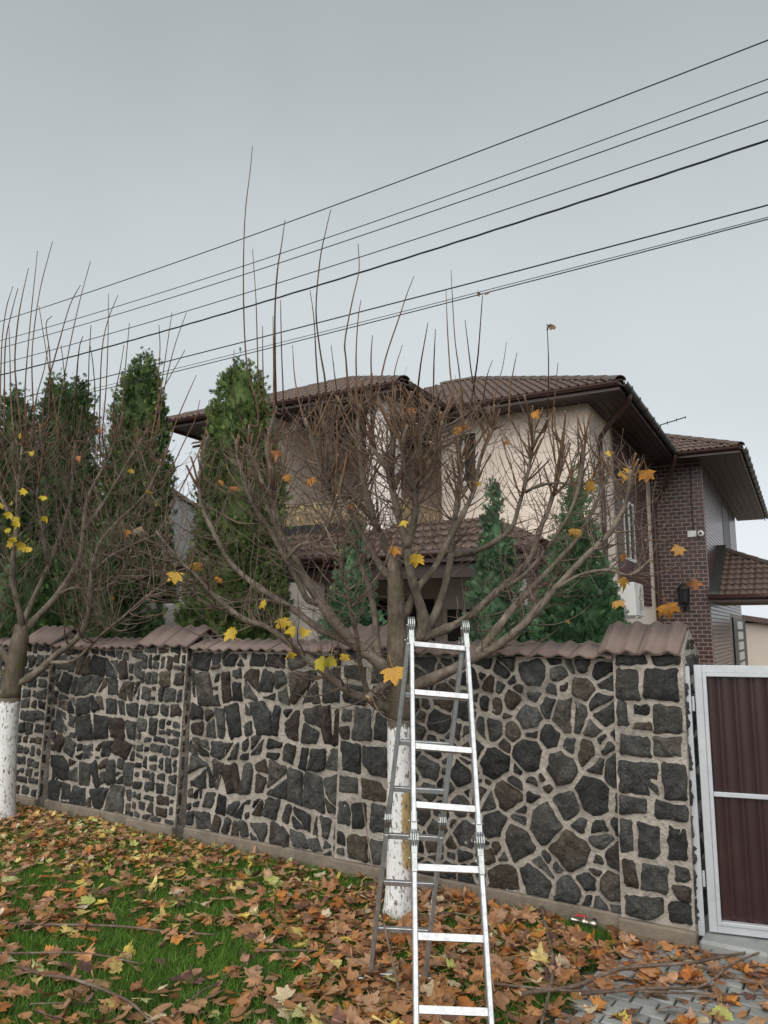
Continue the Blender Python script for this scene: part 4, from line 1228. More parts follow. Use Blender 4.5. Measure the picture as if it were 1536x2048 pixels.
m = MB(); m.box(H((pu0 + pu1) / 2, -2.2, PE - 0.26), HU * ((pu1 - pu0) / 2 - 0.25), HV * 0.12, ZV * 0.13); m.build('beam', M['soffit'], porch)
for uc in (1.25, hu_of(613, 1210, -2.2), 7.0):
    c = H(uc, -2.2, 0)
    m = MB(); k = 0.225
    m.add([c + HU * a * (k * 1.12) + HV * b_ * (k * 1.12) for b_ in (-1, 1) for a in (-1, 1)] + [c + HU * a * k * 0.92 + HV * b_ * k * 0.92 + ZV * (PE - 0.39) for b_ in (-1, 1) for a in (-1, 1)], [(0, 2, 3, 1), (4, 5, 7, 6), (0, 1, 5, 4), (2, 6, 7, 3), (0, 4, 6, 2), (1, 3, 7, 5)])
    m.build('column', M['cream_pale'], porch)
hbox('door', 2.35, 3.45, 0.66, 0.699, 0.1, 2.5, M['dark_room'])
hbox('door', 3.75, 5.9, 0.71, 0.749, 0.1, 2.7, M['dark_room'])
hbox('porch_step', 0.85, 7.2, -2.5, 0.69, -0.01, 0.18, M['curb'], porch)

# --- low canopy roof right of the tower, dark door and the post under it
can = part_node('canopy', H(-2.0, 8.0, 0))
ce = 2.90
roof_slope('roof_deck', H(-0.52, 6.6, ce), -HU, slope_dir(HV), [(0, 0), (3.0, 0), (0.0, 3.0 / CPT)], True, parent=can)
roof_slope('roof_deck', H(-3.52, 6.6, ce), HV, slope_dir(HU), [(0, 0), (6, 0), (3.0, 3.0 / CPT)], False, parent=can)
ridge([H(-3.52, 6.6, ce + 0.02), H(-0.52, 9.6, ce + 3.0 * TP + 0.02)], parent=can)
m = MB(); m.add([H(-0.50, 6.55, ce + 0.03), H(-0.72, 6.55, ce + 0.03), H(-0.72, 9.5, ce + 2.95 * TP + 0.05), H(-0.50, 9.5, ce + 2.95 * TP + 0.05), H(-0.50, 6.55, ce + 0.09), H(-0.72, 6.55, ce + 0.09), H(-0.72, 9.5, ce + 2.95 * TP + 0.11), H(-0.50, 9.5, ce + 2.95 * TP + 0.11)], [(0, 3, 2, 1), (4, 5, 6, 7), (0, 1, 5, 4), (1, 2, 6, 5), (2, 3, 7, 6), (3, 0, 4, 7)]); m.build('flashing', M['dark_metal'], can)
m = MB(); m.box(H(-2.0, 8.6, ce - 0.09), HU * 1.49, HV * 1.95, ZV * 0.02); m.build('ceiling', M['tan_wall'], can)
m = MB(); m.box(H(-2.02, 6.62, ce - 0.06), HU * 1.5, HV * 0.03, ZV * 0.085); m.build('fascia', M['brown_metal'], can)
m = MB(); m.tube([H(-0.5, 6.55, ce - 0.03), H(-3.55, 6.55, ce - 0.03)], 0.06, 8); m.build('gutter', M['brown_metal'], can, True)
m = MB(); m.box(H(-3.3, 10.2, 1.35), HU * 0.15, HV * 0.15, ZV * 1.42); m.build('column', M['cream_pale'], can)
dv0, dv1 = hv_of(1466, 1280, TU), hv_of(1490, 1280, TU)
m = MB(); m.box(H(TU - 0.02, (dv0 + dv1) / 2, 1.25), HU * 0.03, HV * (dv1 - dv0) / 2, ZV * 1.25); dr = m.build('door', M['black'], house)
for i in range(5):
    z = 2.28 - i * 0.32
    m = MB(); m.box(H(TU - 0.06, dv0 + (dv1 - dv0) * 0.45, z), HU * 0.012, HV * (dv1 - dv0) * 0.2, ZV * 0.12); m.build('glazed_slot', M['white_plastic'], dr)  # plain white colour stands in for light showing in the slots

# --- tv antenna behind the flank eave
an0 = at_y(1250, 872, 15.6); an1 = at_y(1372, 834, 15.2)
ant = thing('tv_antenna', 'thin rod television antenna standing out beyond the roof edge', 'antenna', an0)
m = MB(); m.tube([an0, an1], 0.012, 6); m.build('boom', M['black'], ant)
m = MB(); m.tube([an0 + (an1 - an0) * 0.1, Vector(H(-0.05, 3.2, EAVE + 0.1))], 0.014, 6); m.build('mast_arm', M['black'], ant)
for i in range(7):
    c = an0 + (an1 - an0) * (0.12 + i * 0.145); l = 0.55 - i * 0.06
    sd = Vector((0.35, 0.93, 0.0)).normalized() * l * 0.5 + Vector((0.1, 0, 0.02))*0
    m = MB(); m.tube([c - sd, c + sd], 0.007, 5); m.build('rod', M['black'], ant)

# ------------------------------------------------------------------ neighbours far behind
nb = thing('neighbour_house', 'cream neighbouring house with brown roof seen past the gate', 'house', (16.5, 30.0, 0), 'houses farther off')
c = at_y(1488, 1300, 30.0)
m = MB(); m.box((c.x + 4.0, 33.0, 1.2), (4.0, 0, 0), (0, 3.0, 0), (0, 0, 1.2)); m.build('wall', M['cream'], nb)
m = MB(); m.prism([(c.x - 0.4, 29.6, 2.55), (c.x + 8.4, 29.6, 1.3), (c.x + 8.4, 29.6, 1.45), (c.x - 0.4, 29.6, 2.75)], (0, 7, 0)); m.build('roof', M['roof_tile'], nb)
# grey gable and low pale wall on the left, behind the thujas
c0, c1 = at_y(170, 960, 26), at_y(332, 985, 26)
nb2 = thing('grey_house', 'plain grey gabled house partly hidden behind the thujas', 'house', (c0.x, 26, 0), 'houses farther off')
m = MB(); m.prism([(c0.x, 26, 0), (c1.x, 26, 0), (c1.x + 0.15, 26, c1.z), ((c0.x * 0.6 + c1.x * 0.4), 26, c0.z + 0.5), (c0.x, 26, c0.z)], (0, 6, 0)); m.build('wall', M['grey_wall'], nb2)
m = MB(); tp = Vector(((c0.x * 0.6 + c1.x * 0.4), 25.9, c0.z + 0.52))
for e_ in (Vector((c0.x - 0.2, 25.9, c0.z)), Vector((c1.x + 0.3, 25.9, c1.z))): m.bar(tp + Vector((0, 3.1, 0.06)), e_ + Vector((0, 3.1, 0.06)), 6.4, 0.10)
m.build('roof', M['grey_wall'], nb2)
pl_ = at_y(330, 1262, 11.2)
gw = thing('garden_wall', 'low pale stone garden wall between the two tall thujas', 'wall', (pl_.x, 11.3, 0))
m = MB(); m.box((pl_.x, 11.4, 1.25), (0.7, 0.15, 0), (-0.05, 0.12, 0), (0, 0, 1.25)); m.build('wall_block', M['pale_stone'], gw, bevel=0.03)
# ------------------------------------------------------------------ folding ladder
def at_d(px, py, dep): return CAMV + ray(px, py) * dep
class Line:
    def __init__(s, a, b): s.a, s.d = Vector(a), Vector(b) - Vector(a)
    def z(s, z): return s.a + s.d * ((z - s.a.z) / s.d.z)
    def py(s, y):
        lo, hi = -0.6, 2.2
        for _ in range(50):
            m = (lo + hi) / 2
            if proj(s.a + s.d * m)[1] < y: lo = m
            else: hi = m
        return s.a + s.d * lo
FL, FR = Line(at_d(824, 1337, 4.49), at_d(830, 1873, 3.60)), Line(at_d(937, 1343, 4.49), at_d(971, 1879, 3.60))
RL, RR = Line(at_d(811, 1337, 4.63), at_d(738, 1970, 4.63)), Line(at_d(919, 1343, 4.63), at_d(848, 1976, 4.63))
lad = thing('folding_ladder', 'aluminium hinged folding ladder standing as an A-frame before the maple', 'ladder', (FL.z(0) + RR.z(0)) / 2)
def rail_piece(a, b, across, name='rail'):
    a, b = Vector(a), Vector(b); t = (b - a).normalized(); x = (across - t * across.dot(t)).normalized(); y = t.cross(x)
    m = MB(); m.box((a + b) / 2, (b - a) / 2, x * 0.0125, y * 0.031)
    return m.build(name, M['alu'], lad, bevel=0.004)
def hinge_at(c, across, r=0.055, arms=()):
    x = across.normalized()
    m = MB()
    for o in (-0.017, -0.006, 0.006, 0.017): m.lathe(c + x * o, x, [(-0.0045, r * 0.92), (-0.003, r), (0.003, r), (0.0045, r * 0.92)], 20)
    for a in arms:
        t = (Vector(a) - c).normalized(); y = t.cross(x).normalized()
        m.box(c + t * 0.065, t * 0.065, x * 0.0145, y * 0.027)
    h = m.build('hinge', M['steel'], lad)
    for i, a in enumerate(arms):
        t = (Vector(a) - c).normalized()
        for k in ((0.0, 0.09) if i == 0 else (0.09,)):
            for sd in (-1, 1):
                m = MB(); m.lathe(c + t * k + x * sd * 0.021, x * sd, [(0, 0.008), (0.005, 0.006)], 8); m.build('rivet', M['steel'], h)
    return h
acrossF = (FR.z(1.2) - FL.z(1.2)).normalized(); acrossR = (RR.z(1.2) - RL.z(1.2)).normalized()
for (F_, R_l) in ((FL, RL), (FR, RR)):
    dz = -0.02 if F_ is FR else 0.0
    apex = (F_.z(2.135 + dz) + R_l.z(2.135 + dz)) / 2
    fa, ra = F_.py(1300 + (6 if F_ is FR else 0)), R_l.py(1318 + (6 if F_ is FR else 0))
    hinge_at(apex, acrossF, 0.052, [fa, ra])
    y = 6 if F_ is FR else 0
    rail_piece(F_.py(1262 + y), F_.py(1648 + y), acrossF); rail_piece(F_.py(1712 + y), F_.z(0.03), acrossF)
    hinge_at(F_.py(1678 + y), acrossF, 0.05, [F_.py(1620 + y), F_.py(1740 + y)])
    m = MB(); c = F_.py(1728 + y); t = F_.d.normalized(); nn = t.cross(acrossF).normalized()
    if nn.y > 0: nn = -nn
    m.box(c + nn * 0.033, t * 0.045, acrossF * 0.014, nn * 0.003); m.build('lock_plate', M['steel'], lad, bevel=0.002)
    rail_piece(R_l.py(1285 + y), R_l.py(1612 + y), acrossR); rail_piece(R_l.py(1665 + y), R_l.z(0.03), acrossR)
    hinge_at(R_l.py(1638 + y), acrossR, 0.05, [R_l.py(1590 + y), R_l.py(1690 + y)])
for yy in (1294, 1390, 1498, 1615, 1738, 1876, 2022, 2185):
    k = 5 if yy < 1700 else 3
    a, b = FL.py(yy - k), FR.py(yy + k)
    m = MB(); t = (b - a).normalized(); nn = FL.d.normalized(); nn = (nn - t * nn.dot(t)).normalized(); y = t.cross(nn)
    h_, w_ = 0.0155, 0.013
    prof = [(-h_, -w_), (-h_, w_ * 0.75), (-h_ * 0.7, w_), (-h_ * 0.35, w_ * 0.8), (0, w_), (h_ * 0.35, w_ * 0.8), (h_ * 0.7, w_), (h_, w_ * 0.75), (h_, -w_)]
    m.prism([a + t * 0.0125 + nn * q[0] + y * q[1] for q in prof], (b - a) - t * 0.025); m.build('rung', M['alu'], lad)
for yy in (1392, 1487, 1580, 1674, 1767, 1860, 1951):
    a, b = RL.py(yy - 3), RR.py(yy + 3)
    m = MB(); t = (b - a).normalized(); nn = RL.d.normalized(); nn = (nn - t * nn.dot(t)).normalized(); y = t.cross(nn)
    m.box((a + b) / 2, (b - a) / 2 - t * 0.0125, nn * 0.0145, y * 0.015); m.build('rung', M['alu'], lad, bevel=0.003)
# stabiliser bars across the feet
for (a, b, e_) in ((RL.z(0.035), RR.z(0.035), 0.09), (FL.z(0.035), FR.z(0.035), 0.12)):
    t = (b - a).normalized()
    m = MB(); m.bar(a - t * e_, b + t * e_, 0.06, 0.028); m.build('stabiliser_bar', M['alu'], lad, bevel=0.004)
    for c in (a - t * e_, b + t * e_):
        m = MB(); m.box(c - ZV * 0.006, t * 0.022, t.cross(ZV) * 0.034, ZV * 0.022); m.build('foot_cap', M['black'], lad, bevel=0.006)
# small print labels on the rails
for (ln, yy) in ((FR, 1352), (RR, 1815)):
    c = ln.py(yy); t = ln.d.normalized(); side = acrossF * -1.0
    m = MB(); yv = t.cross(acrossF).normalized(); m.box(c - acrossF * 0.0133, t * 0.045, yv * 0.014, acrossF * 0.0006); m.build('sticker', M['white_plastic'], lad)
    for k in (-0.02, 0.005, 0.022):
        m = MB(); m.box(c - acrossF * 0.0142 + t * k, t * 0.006, yv * 0.010, acrossF * 0.0004); m.build('sticker_print', M['black'], lad)

# ------------------------------------------------------------------ overhead wires
WD = -0.30
def wire(label, pts, r, twist=0, group='overhead cables across the sky'):
    q = [at_plane(x, y, W0 + WN * WD, WN) for x, y in pts]
    s = np.array([(p - W0).dot(WE) for p in q]); z = np.array([p.z for p in q])
    co = np.polyfit(s, z, 2)
    co_ = co if co[0] > 0 else np.polyfit(s, z, 1)
    ss = np.linspace(s.min() - 9, s.max() + 16, 60)
    zz = np.polyval(co_, ss)
    m = MB()
    if twist:
        ss = np.linspace(s.min() - 4, s.max() + 10, 420); zz = np.polyval(co_, ss)
        for k in range(3):
            ph = 2 * math.pi * k / 3
            m.tube([WP(a, WD + math.cos(a * 5.2 + ph) * r * 1.05, b + math.sin(a * 5.2 + ph) * r * 1.05) for a, b in zip(ss, zz)], r, 4)
    else: m.tube([WP(a, WD, b) for a, b in zip(ss, zz)], r, 5)
    return tag(m.build('overhead_cable', M['wire'], None, True), label, 'cable', group)
wire('topmost thin cable crossing the grey sky', [(0, 643), (420, 500), (668, 412), (1536, 80)], 0.0058)
wire('second cable from the top, upper of a close pair', [(0, 682), (420, 552), (800, 428), (1536, 157)], 0.0048)
wire('third cable from the top, lower of a close pair', [(0, 697), (420, 568), (800, 449), (1536, 182)], 0.0052)
wire('fourth cable from the top, thin, just above the twisted one', [(0, 728), (420, 607), (800, 490), (1536, 240)], 0.0052)
wire('thick twisted cable, fifth from the top', [(0, 751), (420, 632), (800, 525), (1536, 278)], 0.0052, 1)
wire('sixth cable from the top, upper of the lowest group', [(0, 806), (420, 701), (850, 590), (1536, 410)], 0.0066)
wire('thin messenger strand just above the lowest cable', [(0, 822), (420, 720), (960, 584), (1536, 434)], 0.0035)
wire('lowest cable, running just over the bare maple shoots', [(0, 828), (420, 726), (960, 589), (1536, 438)], 0.0052)

# ------------------------------------------------------------------ leaf shapes
HALF = [(0, 1.0), (9, 0.80), (17, 0.78), (24, 0.60), (32, 0.57), (41, 0.80), (50, 0.92), (59, 0.74), (72, 0.66), (84, 0.52), (97, 0.72), (112, 0.58), (140, 0.42), (170, 0.26)]
def leaf_mesh(kind, r_, curl=1.0):
    """Leaf lying in xy, about 1 across, tip towards +y; crumpled and curled in z."""
    if kind == 'maple':
        jit = [r_.uniform(0.82, 1.12) * (r_.uniform(0.55, 0.8) if r_.random() < 0.07 else 1.0) for _ in HALF]
        ang = [(a, r * j) for (a, r), j in zip(HALF, jit)]
        full = [(a, r) for a, r in ang] + [(-a, r * r_.uniform(0.9, 1.08)) for a, r in ang[:0:-1]]
        out = [(0.62 * r * math.sin(math.radians(a)), 0.58 * r * math.cos(math.radians(a))) for a, r in full]
    else:
        full = []
        for k in range(16):
            t = 2 * math.pi * k / 16
            x = 0.24 * math.sin(t) * (1 - 0.25 * math.cos(t)); y = 0.5 * math.cos(t)
            out_ = (x * r_.uniform(0.94, 1.06), y); full.append(out_)
        out = full
    n = len(out)
    c1, c2, c3 = r_.uniform(-0.6, 0.9) * curl, r_.uniform(-0.8, 1.0) * curl, r_.uniform(0.1, 0.5) * curl
    ph, fr = r_.uniform(0, 6.28), r_.choice((2, 3, 3, 4))
    def zf(x, y):
        r = math.hypot(x, y); t = math.atan2(x, y)
        return c1 * x * x + c2 * y * y * (1 if y > 0 else 0.4) + c3 * r * r * math.sin(fr * t + ph) + abs(x) * 0.16 * curl
    V = [(0, 0, 0)]; ve = [1.0]
    for (x, y) in out:
        V.append((x * 0.52, y * 0.52, zf(x * 0.52, y * 0.52) + r_.uniform(-0.012, 0.012) * curl)); ve.append(0.25)
    for (x, y) in out:
        k = 1 - 0.06 * abs(curl); V.append((x * k, y * k, zf(x, y))); ve.append(0.0)
    F = []
    for i in range(n):
        j = (i + 1) % n
        F += [(0, 1 + j, 1 + i), (1 + i, 1 + j, 1 + n + j), (1 + i, 1 + n + j, 1 + n + i)]
    b = len(V); sy = -0.1 if kind == 'maple' else -0.48
    V += [(-0.008, sy, 0.0), (0.008, sy, 0.0), (0.05, sy - 0.5, 0.10 * r_.uniform(0, 1)), (0.035, sy - 0.5, 0.10)]; ve += [1, 1, 1, 1]
    F.append((b, b + 1, b + 2, b + 3))
    return V, F, ve
LR = random.Random(21)
CURL = (0.25, 0.4, 0.6, 0.35, 0.5, 0.7, 0.3, 0.9, 1.1, 0.8, 1.2, 1.0, 1.6, 2.0, 2.3, 1.8)
NM = len(CURL)
LEAF = [leaf_mesh('maple', LR, q) for q in CURL] + [leaf_mesh('oval', LR, LR.uniform(0.3, 1.2)) for _ in range(5)]
LEAF_ME = []
for (V, F, ve) in LEAF:
    me = np_mesh('leaf', V, F, True); float_attr(me, ve, 'vein'); me.materials.append(M['leaf']); LEAF_ME.append(me)
BROWN = [(0.36, 0.175, 0.085), (0.30, 0.14, 0.068), (0.42, 0.235, 0.13), (0.39, 0.20, 0.105), (0.24, 0.11, 0.055), (0.43, 0.205, 0.08), (0.34, 0.19, 0.115), (0.39, 0.19, 0.088), (0.45, 0.27, 0.165)]
RUST = [(0.40, 0.14, 0.035), (0.45, 0.185, 0.045)]
YELLOW = [(0.56, 0.42, 0.09), (0.52, 0.40, 0.13), (0.60, 0.46, 0.17)]
GREENISH = [(0.38, 0.40, 0.12), (0.44, 0.45, 0.20)]
PALE = [(0.60, 0.49, 0.32), (0.54, 0.46, 0.31)]
DARK = [(0.13, 0.067, 0.055), (0.17, 0.085, 0.065), (0.16, 0.10, 0.06)]
def leaf_color(r_, far_left):
    k = r_.random()
    if far_left:
        c = BROWN if k < 0.58 else RUST if k < 0.64 else YELLOW if k < 0.82 else GREENISH if k < 0.90 else PALE if k < 0.93 else DARK
    else:
        c = BROWN if k < 0.74 else RUST if k < 0.86 else YELLOW if k < 0.89 else GREENISH if k < 0.90 else PALE if k < 0.93 else DARK
    name = {id(BROWN): 'brown', id(RUST): 'rusty orange', id(YELLOW): 'yellow', id(GREENISH): 'greenish yellow', id(PALE): 'pale straw-coloured', id(DARK): 'dark brown'}[id(c)]
    col = r_.choice(c); f = r_.uniform(0.75, 1.18)
    return name, (col[0] * f, col[1] * f, col[2] * f, 1)

# ------------------------------------------------------------------ maples
def px_r(rp, dep): return rp * dep / FPX
class Tree:
    def __init__(s, name, label, y0, base, seed):
        s.y0 = y0; s.r = random.Random(seed); s.root = thing(name, label, 'tree', base, 'whitewashed maples along the wall')
        s.paths = []; s.tw = [[], [], [], 0]; s.sh = [[], [], [], 0]
    def limb(s, pts, r0, r1, d_end, d0=None, name='limb', mat=None, wob=0.0, k=8, part=True):
        """pts are photograph pixels; depth runs from the parent limb's depth to d_end behind the trunk plane."""
        if d0 is None:
            best = None
            for (P, Rr) in s.paths:
                for q in P:
                    x, y, _ = proj(q); dd = (x - pts[0][0]) ** 2 + (y - pts[0][1]) ** 2
                    if best is None or dd < best[0]: best = (dd, q)
            if name == 'shoot':
                best = None
                for (P, Rr) in s.paths[1:s.nl]:
                    for q in P:
                        x, y, _ = proj(q)
                        if y < pts[0][1] - 4: continue
                        dd = (x - pts[0][0]) ** 2 + ((y - pts[0][1]) * 0.6) ** 2
                        if best is None or dd < best[0]: best = (dd, q)
                if best[0] > 16:
                    x, y, _ = proj(best[1]); pts = [(x, y)] + list(pts)
            d0 = best[1][1] - s.y0 if best else 0.0
        P3 = []; cum = [0.0]
        for a, b in zip(pts[:-1], pts[1:]): cum.append(cum[-1] + math.hypot(b[0] - a[0], b[1] - a[1]))
        for (x, y), c in zip(pts, cum):
            t = c / cum[-1]; t = t * (1.4 - 0.4 * t)
            P3.append(at_y(x, y, s.y0 + d0 + (d_end - d0) * min(t, 1.0)))
        P = smooth_path(P3, 4)
        n = len(P); t = np.linspace(0, 1, n)
        if wob:
            for i in range(1, n - 1): P[i] = P[i] + np.array([s.r.gauss(0, wob), s.r.gauss(0, wob), s.r.gauss(0, wob * 0.5)])
        Rr = (r0 + (r1 - r0) * t ** 0.85) * s.y0 / FPX
        Rr = Rr * np.array([1 + s.r.uniform(-0.08, 0.08) + (s.r.uniform(0.14, 0.34) if s.r.random() < (0.16 if name == 'limb' else 0.0) else 0.0) for _ in range(n)])
        if part:
            m = MB(); m.tube(P, Rr, k, True, 0, 1); m.build(name, [mat or M['limb'], M['wood']], s.root, True)
        s.paths.append((P, Rr)); return P, Rr
    def put(s, store, P, R, k):
        V, Fq, Fc = tube_np(P, R, k); b = store[3]
        store[0].append(V); store[1].append(Fq + b); store[2].append([tuple(int(i) + b for i in Fc[1])]); store[3] += len(V)
    def grow(s, p, d, length, r0, r1, up=0.25, wig=0.16, top=None, n=None):
        n = n or max(3, int(length / 0.07)); st = length / n
        P = [np.array(tuple(p), dtype=float)]; d = np.array(tuple(d), dtype=float); d /= np.linalg.norm(d)
        for i in range(n):
            d = d + np.array([s.r.gauss(0, wig), s.r.gauss(0, wig), s.r.gauss(0, wig * 0.6) + up]) * (st / 0.10)
            d /= np.linalg.norm(d); q = P[-1] + d * st
            if top is not None:
                x, y, _ = proj(q)
                if y < top(x): break
            P.append(q)
        if len(P) < 2: return None
        t = np.linspace(0, 1, len(P)); return P, r0 + (r1 - r0) * t
    def flush(s):
        for store, name, mats in ((s.tw, 'twigs', [M['twig'], M['wood']]), (s.sh, 'cut_shoots', [M['shoot'], M['wood']])):
            if not store[0]: continue
            V = np.concatenate(store[0]) - np.array(tuple(WM[s.root.name].translation)); Q = np.concatenate(store[1])
            faces = [tuple(int(i) for i in f) for f in Q] + [c[0] for c in store[2]]
            mi = [0] * len(Q) + [1] * len(store[2])
            me = np_mesh(name, V, faces, True, mi)
            stuff(link_mesh(name, me, mats, s.root, WM[s.root.name]))
    def leaf(s, px, py, dy, size_px, col, droop=True):
        c = at_y(px, py, s.y0 + dy); sz = size_px * proj(c)[2] / FPX
        e = Matrix.Rotation(s.r.uniform(-0.9, 0.9), 4, 'Z') @ Matrix.Rotation(math.radians(s.r.uniform(60, 120)), 4, 'X') @ Matrix.Rotation(math.pi + s.r.uniform(-0.7, 0.7), 4, 'Z')
        o = link_mesh('leaf', LEAF_ME[s.r.randrange(7, NM)], M['leaf'], s.root, Matrix.Translation(c) @ e @ Matrix.Scale(sz, 4))
        o.color = col
def interp(tab): 
    xs = [a for a, _ in tab]; ys = [b for _, b in tab]
    return lambda x: float(np.interp(x, xs, ys))

def trunk(tree, pts, radii, split_py, ochre_dir=None):
    """Limewashed foot and bare upper trunk as two parts of one stem."""
    P = smooth_path([at_y(x, y, tree.y0) for x, y in pts], 5)
    n = len(P); rr = np.interp(np.linspace(0, len(pts) - 1, n), range(len(pts)), radii) * tree.y0 / FPX
    cut = min(range(n), key=lambda i: abs(proj(P[i])[1] - split_py))
    Mi = np.array(tuple(WM[tree.root.name].translation))
    for (a, b, name, mat) in ((0, cut, 'painted_trunk', M['lime']), (cut, n - 1, 'trunk', M['bark'])):
        seg = P[a:b + 1]; k = 18
        V, Fq, Fc = tube_np(seg, rr[a:b + 1] * (1.012 if name == 'painted_trunk' else 1.0), k)
        V = V + np.random.default_rng(3).normal(0, 0.0022, V.shape)
        if name == 'painted_trunk':                       # root flare at the foot
            zmin = V[:, 2].min()
            c = np.array([P[0][0], P[0][1]]); d = V[:, :2] - c
            ang = np.arctan2(d[:, 1], d[:, 0]); fl = 1 + (0.22 + 0.12 * np.sin(ang * 3 + 1)) * np.exp(-(V[:, 2] - zmin) / 0.07)
            V[:, :2] = c + d * fl[:, None]
        me = np_mesh(name, V - Mi, [tuple(int(i) for i in f) for f in Fq] + Fc, True)
        if name == 'painted_trunk':
            oc = np.zeros(len(V))
            if ochre_dir is not None:
                top, bot = V[:, 2].max(), V[:, 2].min()
                cx = np.interp(V[:, 2], [p[2] for p in seg], [p[0] for p in seg]); rx = np.interp(V[:, 2], [p[2] for p in seg], rr[a:b + 1])
                h = (V[:, 2] - bot) / (top - bot)
                oc = np.clip(((V[:, 0] - cx) / rx + 0.15) * 1.7, 0, 1) * (h < 0.68) * np.clip((h - 0.12) * 4, 0, 1)
            float_attr(me, oc, 'ochre')
            float_attr(me, (V[:, 2] - V[:, 2].min()) / (V[:, 2].max() - V[:, 2].min()), 'height')
        link_mesh(name, me, mat, tree.root, WM[tree.root.name])
    tree.paths.append((P[cut:], rr[cut:]))

# ---- the big maple behind the ladder
T1 = Tree('maple_tree', 'large pollarded bare maple with whitewashed trunk right behind the ladder', 6.15, at_z(797, 1832, 0), 4)
T1.y0 = at_z(797, 1832, 0).y
trunk(T1, [(797, 1840), (798, 1790), (799, 1640), (798, 1440), (797, 1405), (795, 1350), (794, 1260), (792, 1190), (789, 1140), (788, 1118)], [34, 25, 23, 22, 24, 22, 19, 17, 15, 11], 1440, True)
L1 = [
 # right-hand limbs
 ([(800, 1388), (832, 1371), (905, 1339), (948, 1316), (985, 1298), (1050, 1246), (1100, 1190), (1172, 1112), (1221, 1064), (1252, 1005), (1262, 940)], 15, 4, -0.5),
 ([(953, 1314), (985, 1270), (1029, 1213), (1073, 1166), (1127, 1109), (1163, 1064), (1198, 993), (1225, 930)], 11, 3.5, 0.2),
 ([(797, 1330), (820, 1295), (845, 1276), (905, 1252), (951, 1223), (997, 1180), (1038, 1144), (1064, 1109), (1078, 1064), (1100, 1010), (1118, 948), (1128, 890)], 14, 4, 0.7),
 ([(845, 1276), (872, 1225), (890, 1170), (902, 1110), (906, 1060), (917, 993), (921, 948), (919, 894), (935, 840)], 11, 5, 1.0),
 ([(838, 1280), (846, 1236), (830, 1180), (818, 1131), (814, 1094), (804, 1056), (795, 1024), (788, 991), (783, 963), (787, 883), (792, 830)], 14, 5, -0.35),
 ([(814, 1094), (823, 1066), (830, 1024), (831, 977), (845, 965), (857, 933), (872, 890), (884, 845)], 10, 5, -0.5),
 ([(831, 977), (821, 970), (809, 937), (806, 890), (815, 850)], 7, 4, -0.6),
 ([(805, 1236), (837, 1174), (868, 1136), (898, 1078), (925, 1030), (950, 975), (960, 920), (985, 860)], 11, 4, 0.5),
 ([(906, 1112), (962, 1098), (1020, 1060), (1038, 1010), (1051, 966), (1064, 903), (1070, 850)], 8, 3.5, 0.6),
 ([(1051, 984), (1082, 970), (1120, 966), (1163, 970), (1190, 950)], 4.5, 2.5, 0.3),
 ([(1100, 1185), (1160, 1150), (1215, 1140), (1262, 1150), (1300, 1120)], 4, 1.8, -0.7),
 ([(1010, 1176), (1060, 1140), (1120, 1060), (1150, 1000), (1165, 930), (1170, 880)], 7, 3, -0.2),
 # centre
 ([(790, 1150), (776, 1150), (760, 1131), (741, 1094), (722, 1066), (704, 1028), (692, 1000), (672, 940), (655, 880), (645, 830)], 11, 4.5, 0.4),
 ([(788, 1125), (781, 1112), (765, 1078), (748, 1042), (734, 991), (727, 963), (722, 920), (716, 860), (720, 810)], 12, 5, 0.0),
 ([(748, 1042), (720, 1010), (690, 985), (660, 975), (640, 940), (628, 890), (610, 840)], 7, 3.5, -0.5),
 ([(783, 963), (770, 930), (750, 900), (745, 860), (750, 815)], 7, 4, 0.1),
 ([(789, 960), (815, 930), (835, 900), (850, 860), (860, 815)], 7, 4, 0.2),
 # left-hand limbs
 ([(793, 1358), (768, 1334), (730, 1302), (687, 1266), (652, 1219), (612, 1160), (581, 1106), (558, 1063), (550, 1020), (542, 985), (544, 946), (534, 899), (542, 856), (552, 812)], 16, 5, 0.3),
 ([(712, 1290), (640, 1258), (581, 1215), (519, 1176), (468, 1133), (440, 1090), (425, 1059), (402, 1008), (400, 953), (405, 907), (417, 872)], 10, 3.5, 0.6),
 ([(796, 1419), (757, 1410), (736, 1396), (700, 1385), (640, 1338), (581, 1289), (534, 1254), (487, 1238), (429, 1192), (390, 1149), (359, 1121), (312, 1062)], 12, 2.5, -0.6),
 ([(743, 1402), (734, 1382), (720, 1328), (714, 1275), (700, 1214), (690, 1150), (676, 1100)], 8, 3, -0.9),
 ([(796, 1373), (768, 1371), (748, 1384), (736, 1396)], 8, 7, -0.2),
 ([(640, 1205), (616, 1200), (601, 1172), (573, 1121), (542, 1063), (519, 1031), (495, 985), (484, 946), (476, 914), (472, 879)], 9, 4, -0.2),
 ([(757, 1318), (752, 1270), (749, 1227), (730, 1149), (710, 1090), (691, 1055), (663, 992), (652, 934), (640, 880)], 10, 4, 0.8),
 ([(581, 1215), (530, 1200), (470, 1205), (420, 1210), (380, 1180), (345, 1160)], 4.5, 1.8, -0.4),
 ([(558, 1063), (530, 1000), (520, 950), (500, 900), (498, 850)], 6, 3, 0.6),
 ([(573, 1121), (600, 1090), (640, 1080), (660, 1040), (675, 990)], 5, 2.5, -0.6),
]
for (p, a, b, d_) in L1: T1.limb(p, a * 0.82, b * 0.85, d_)
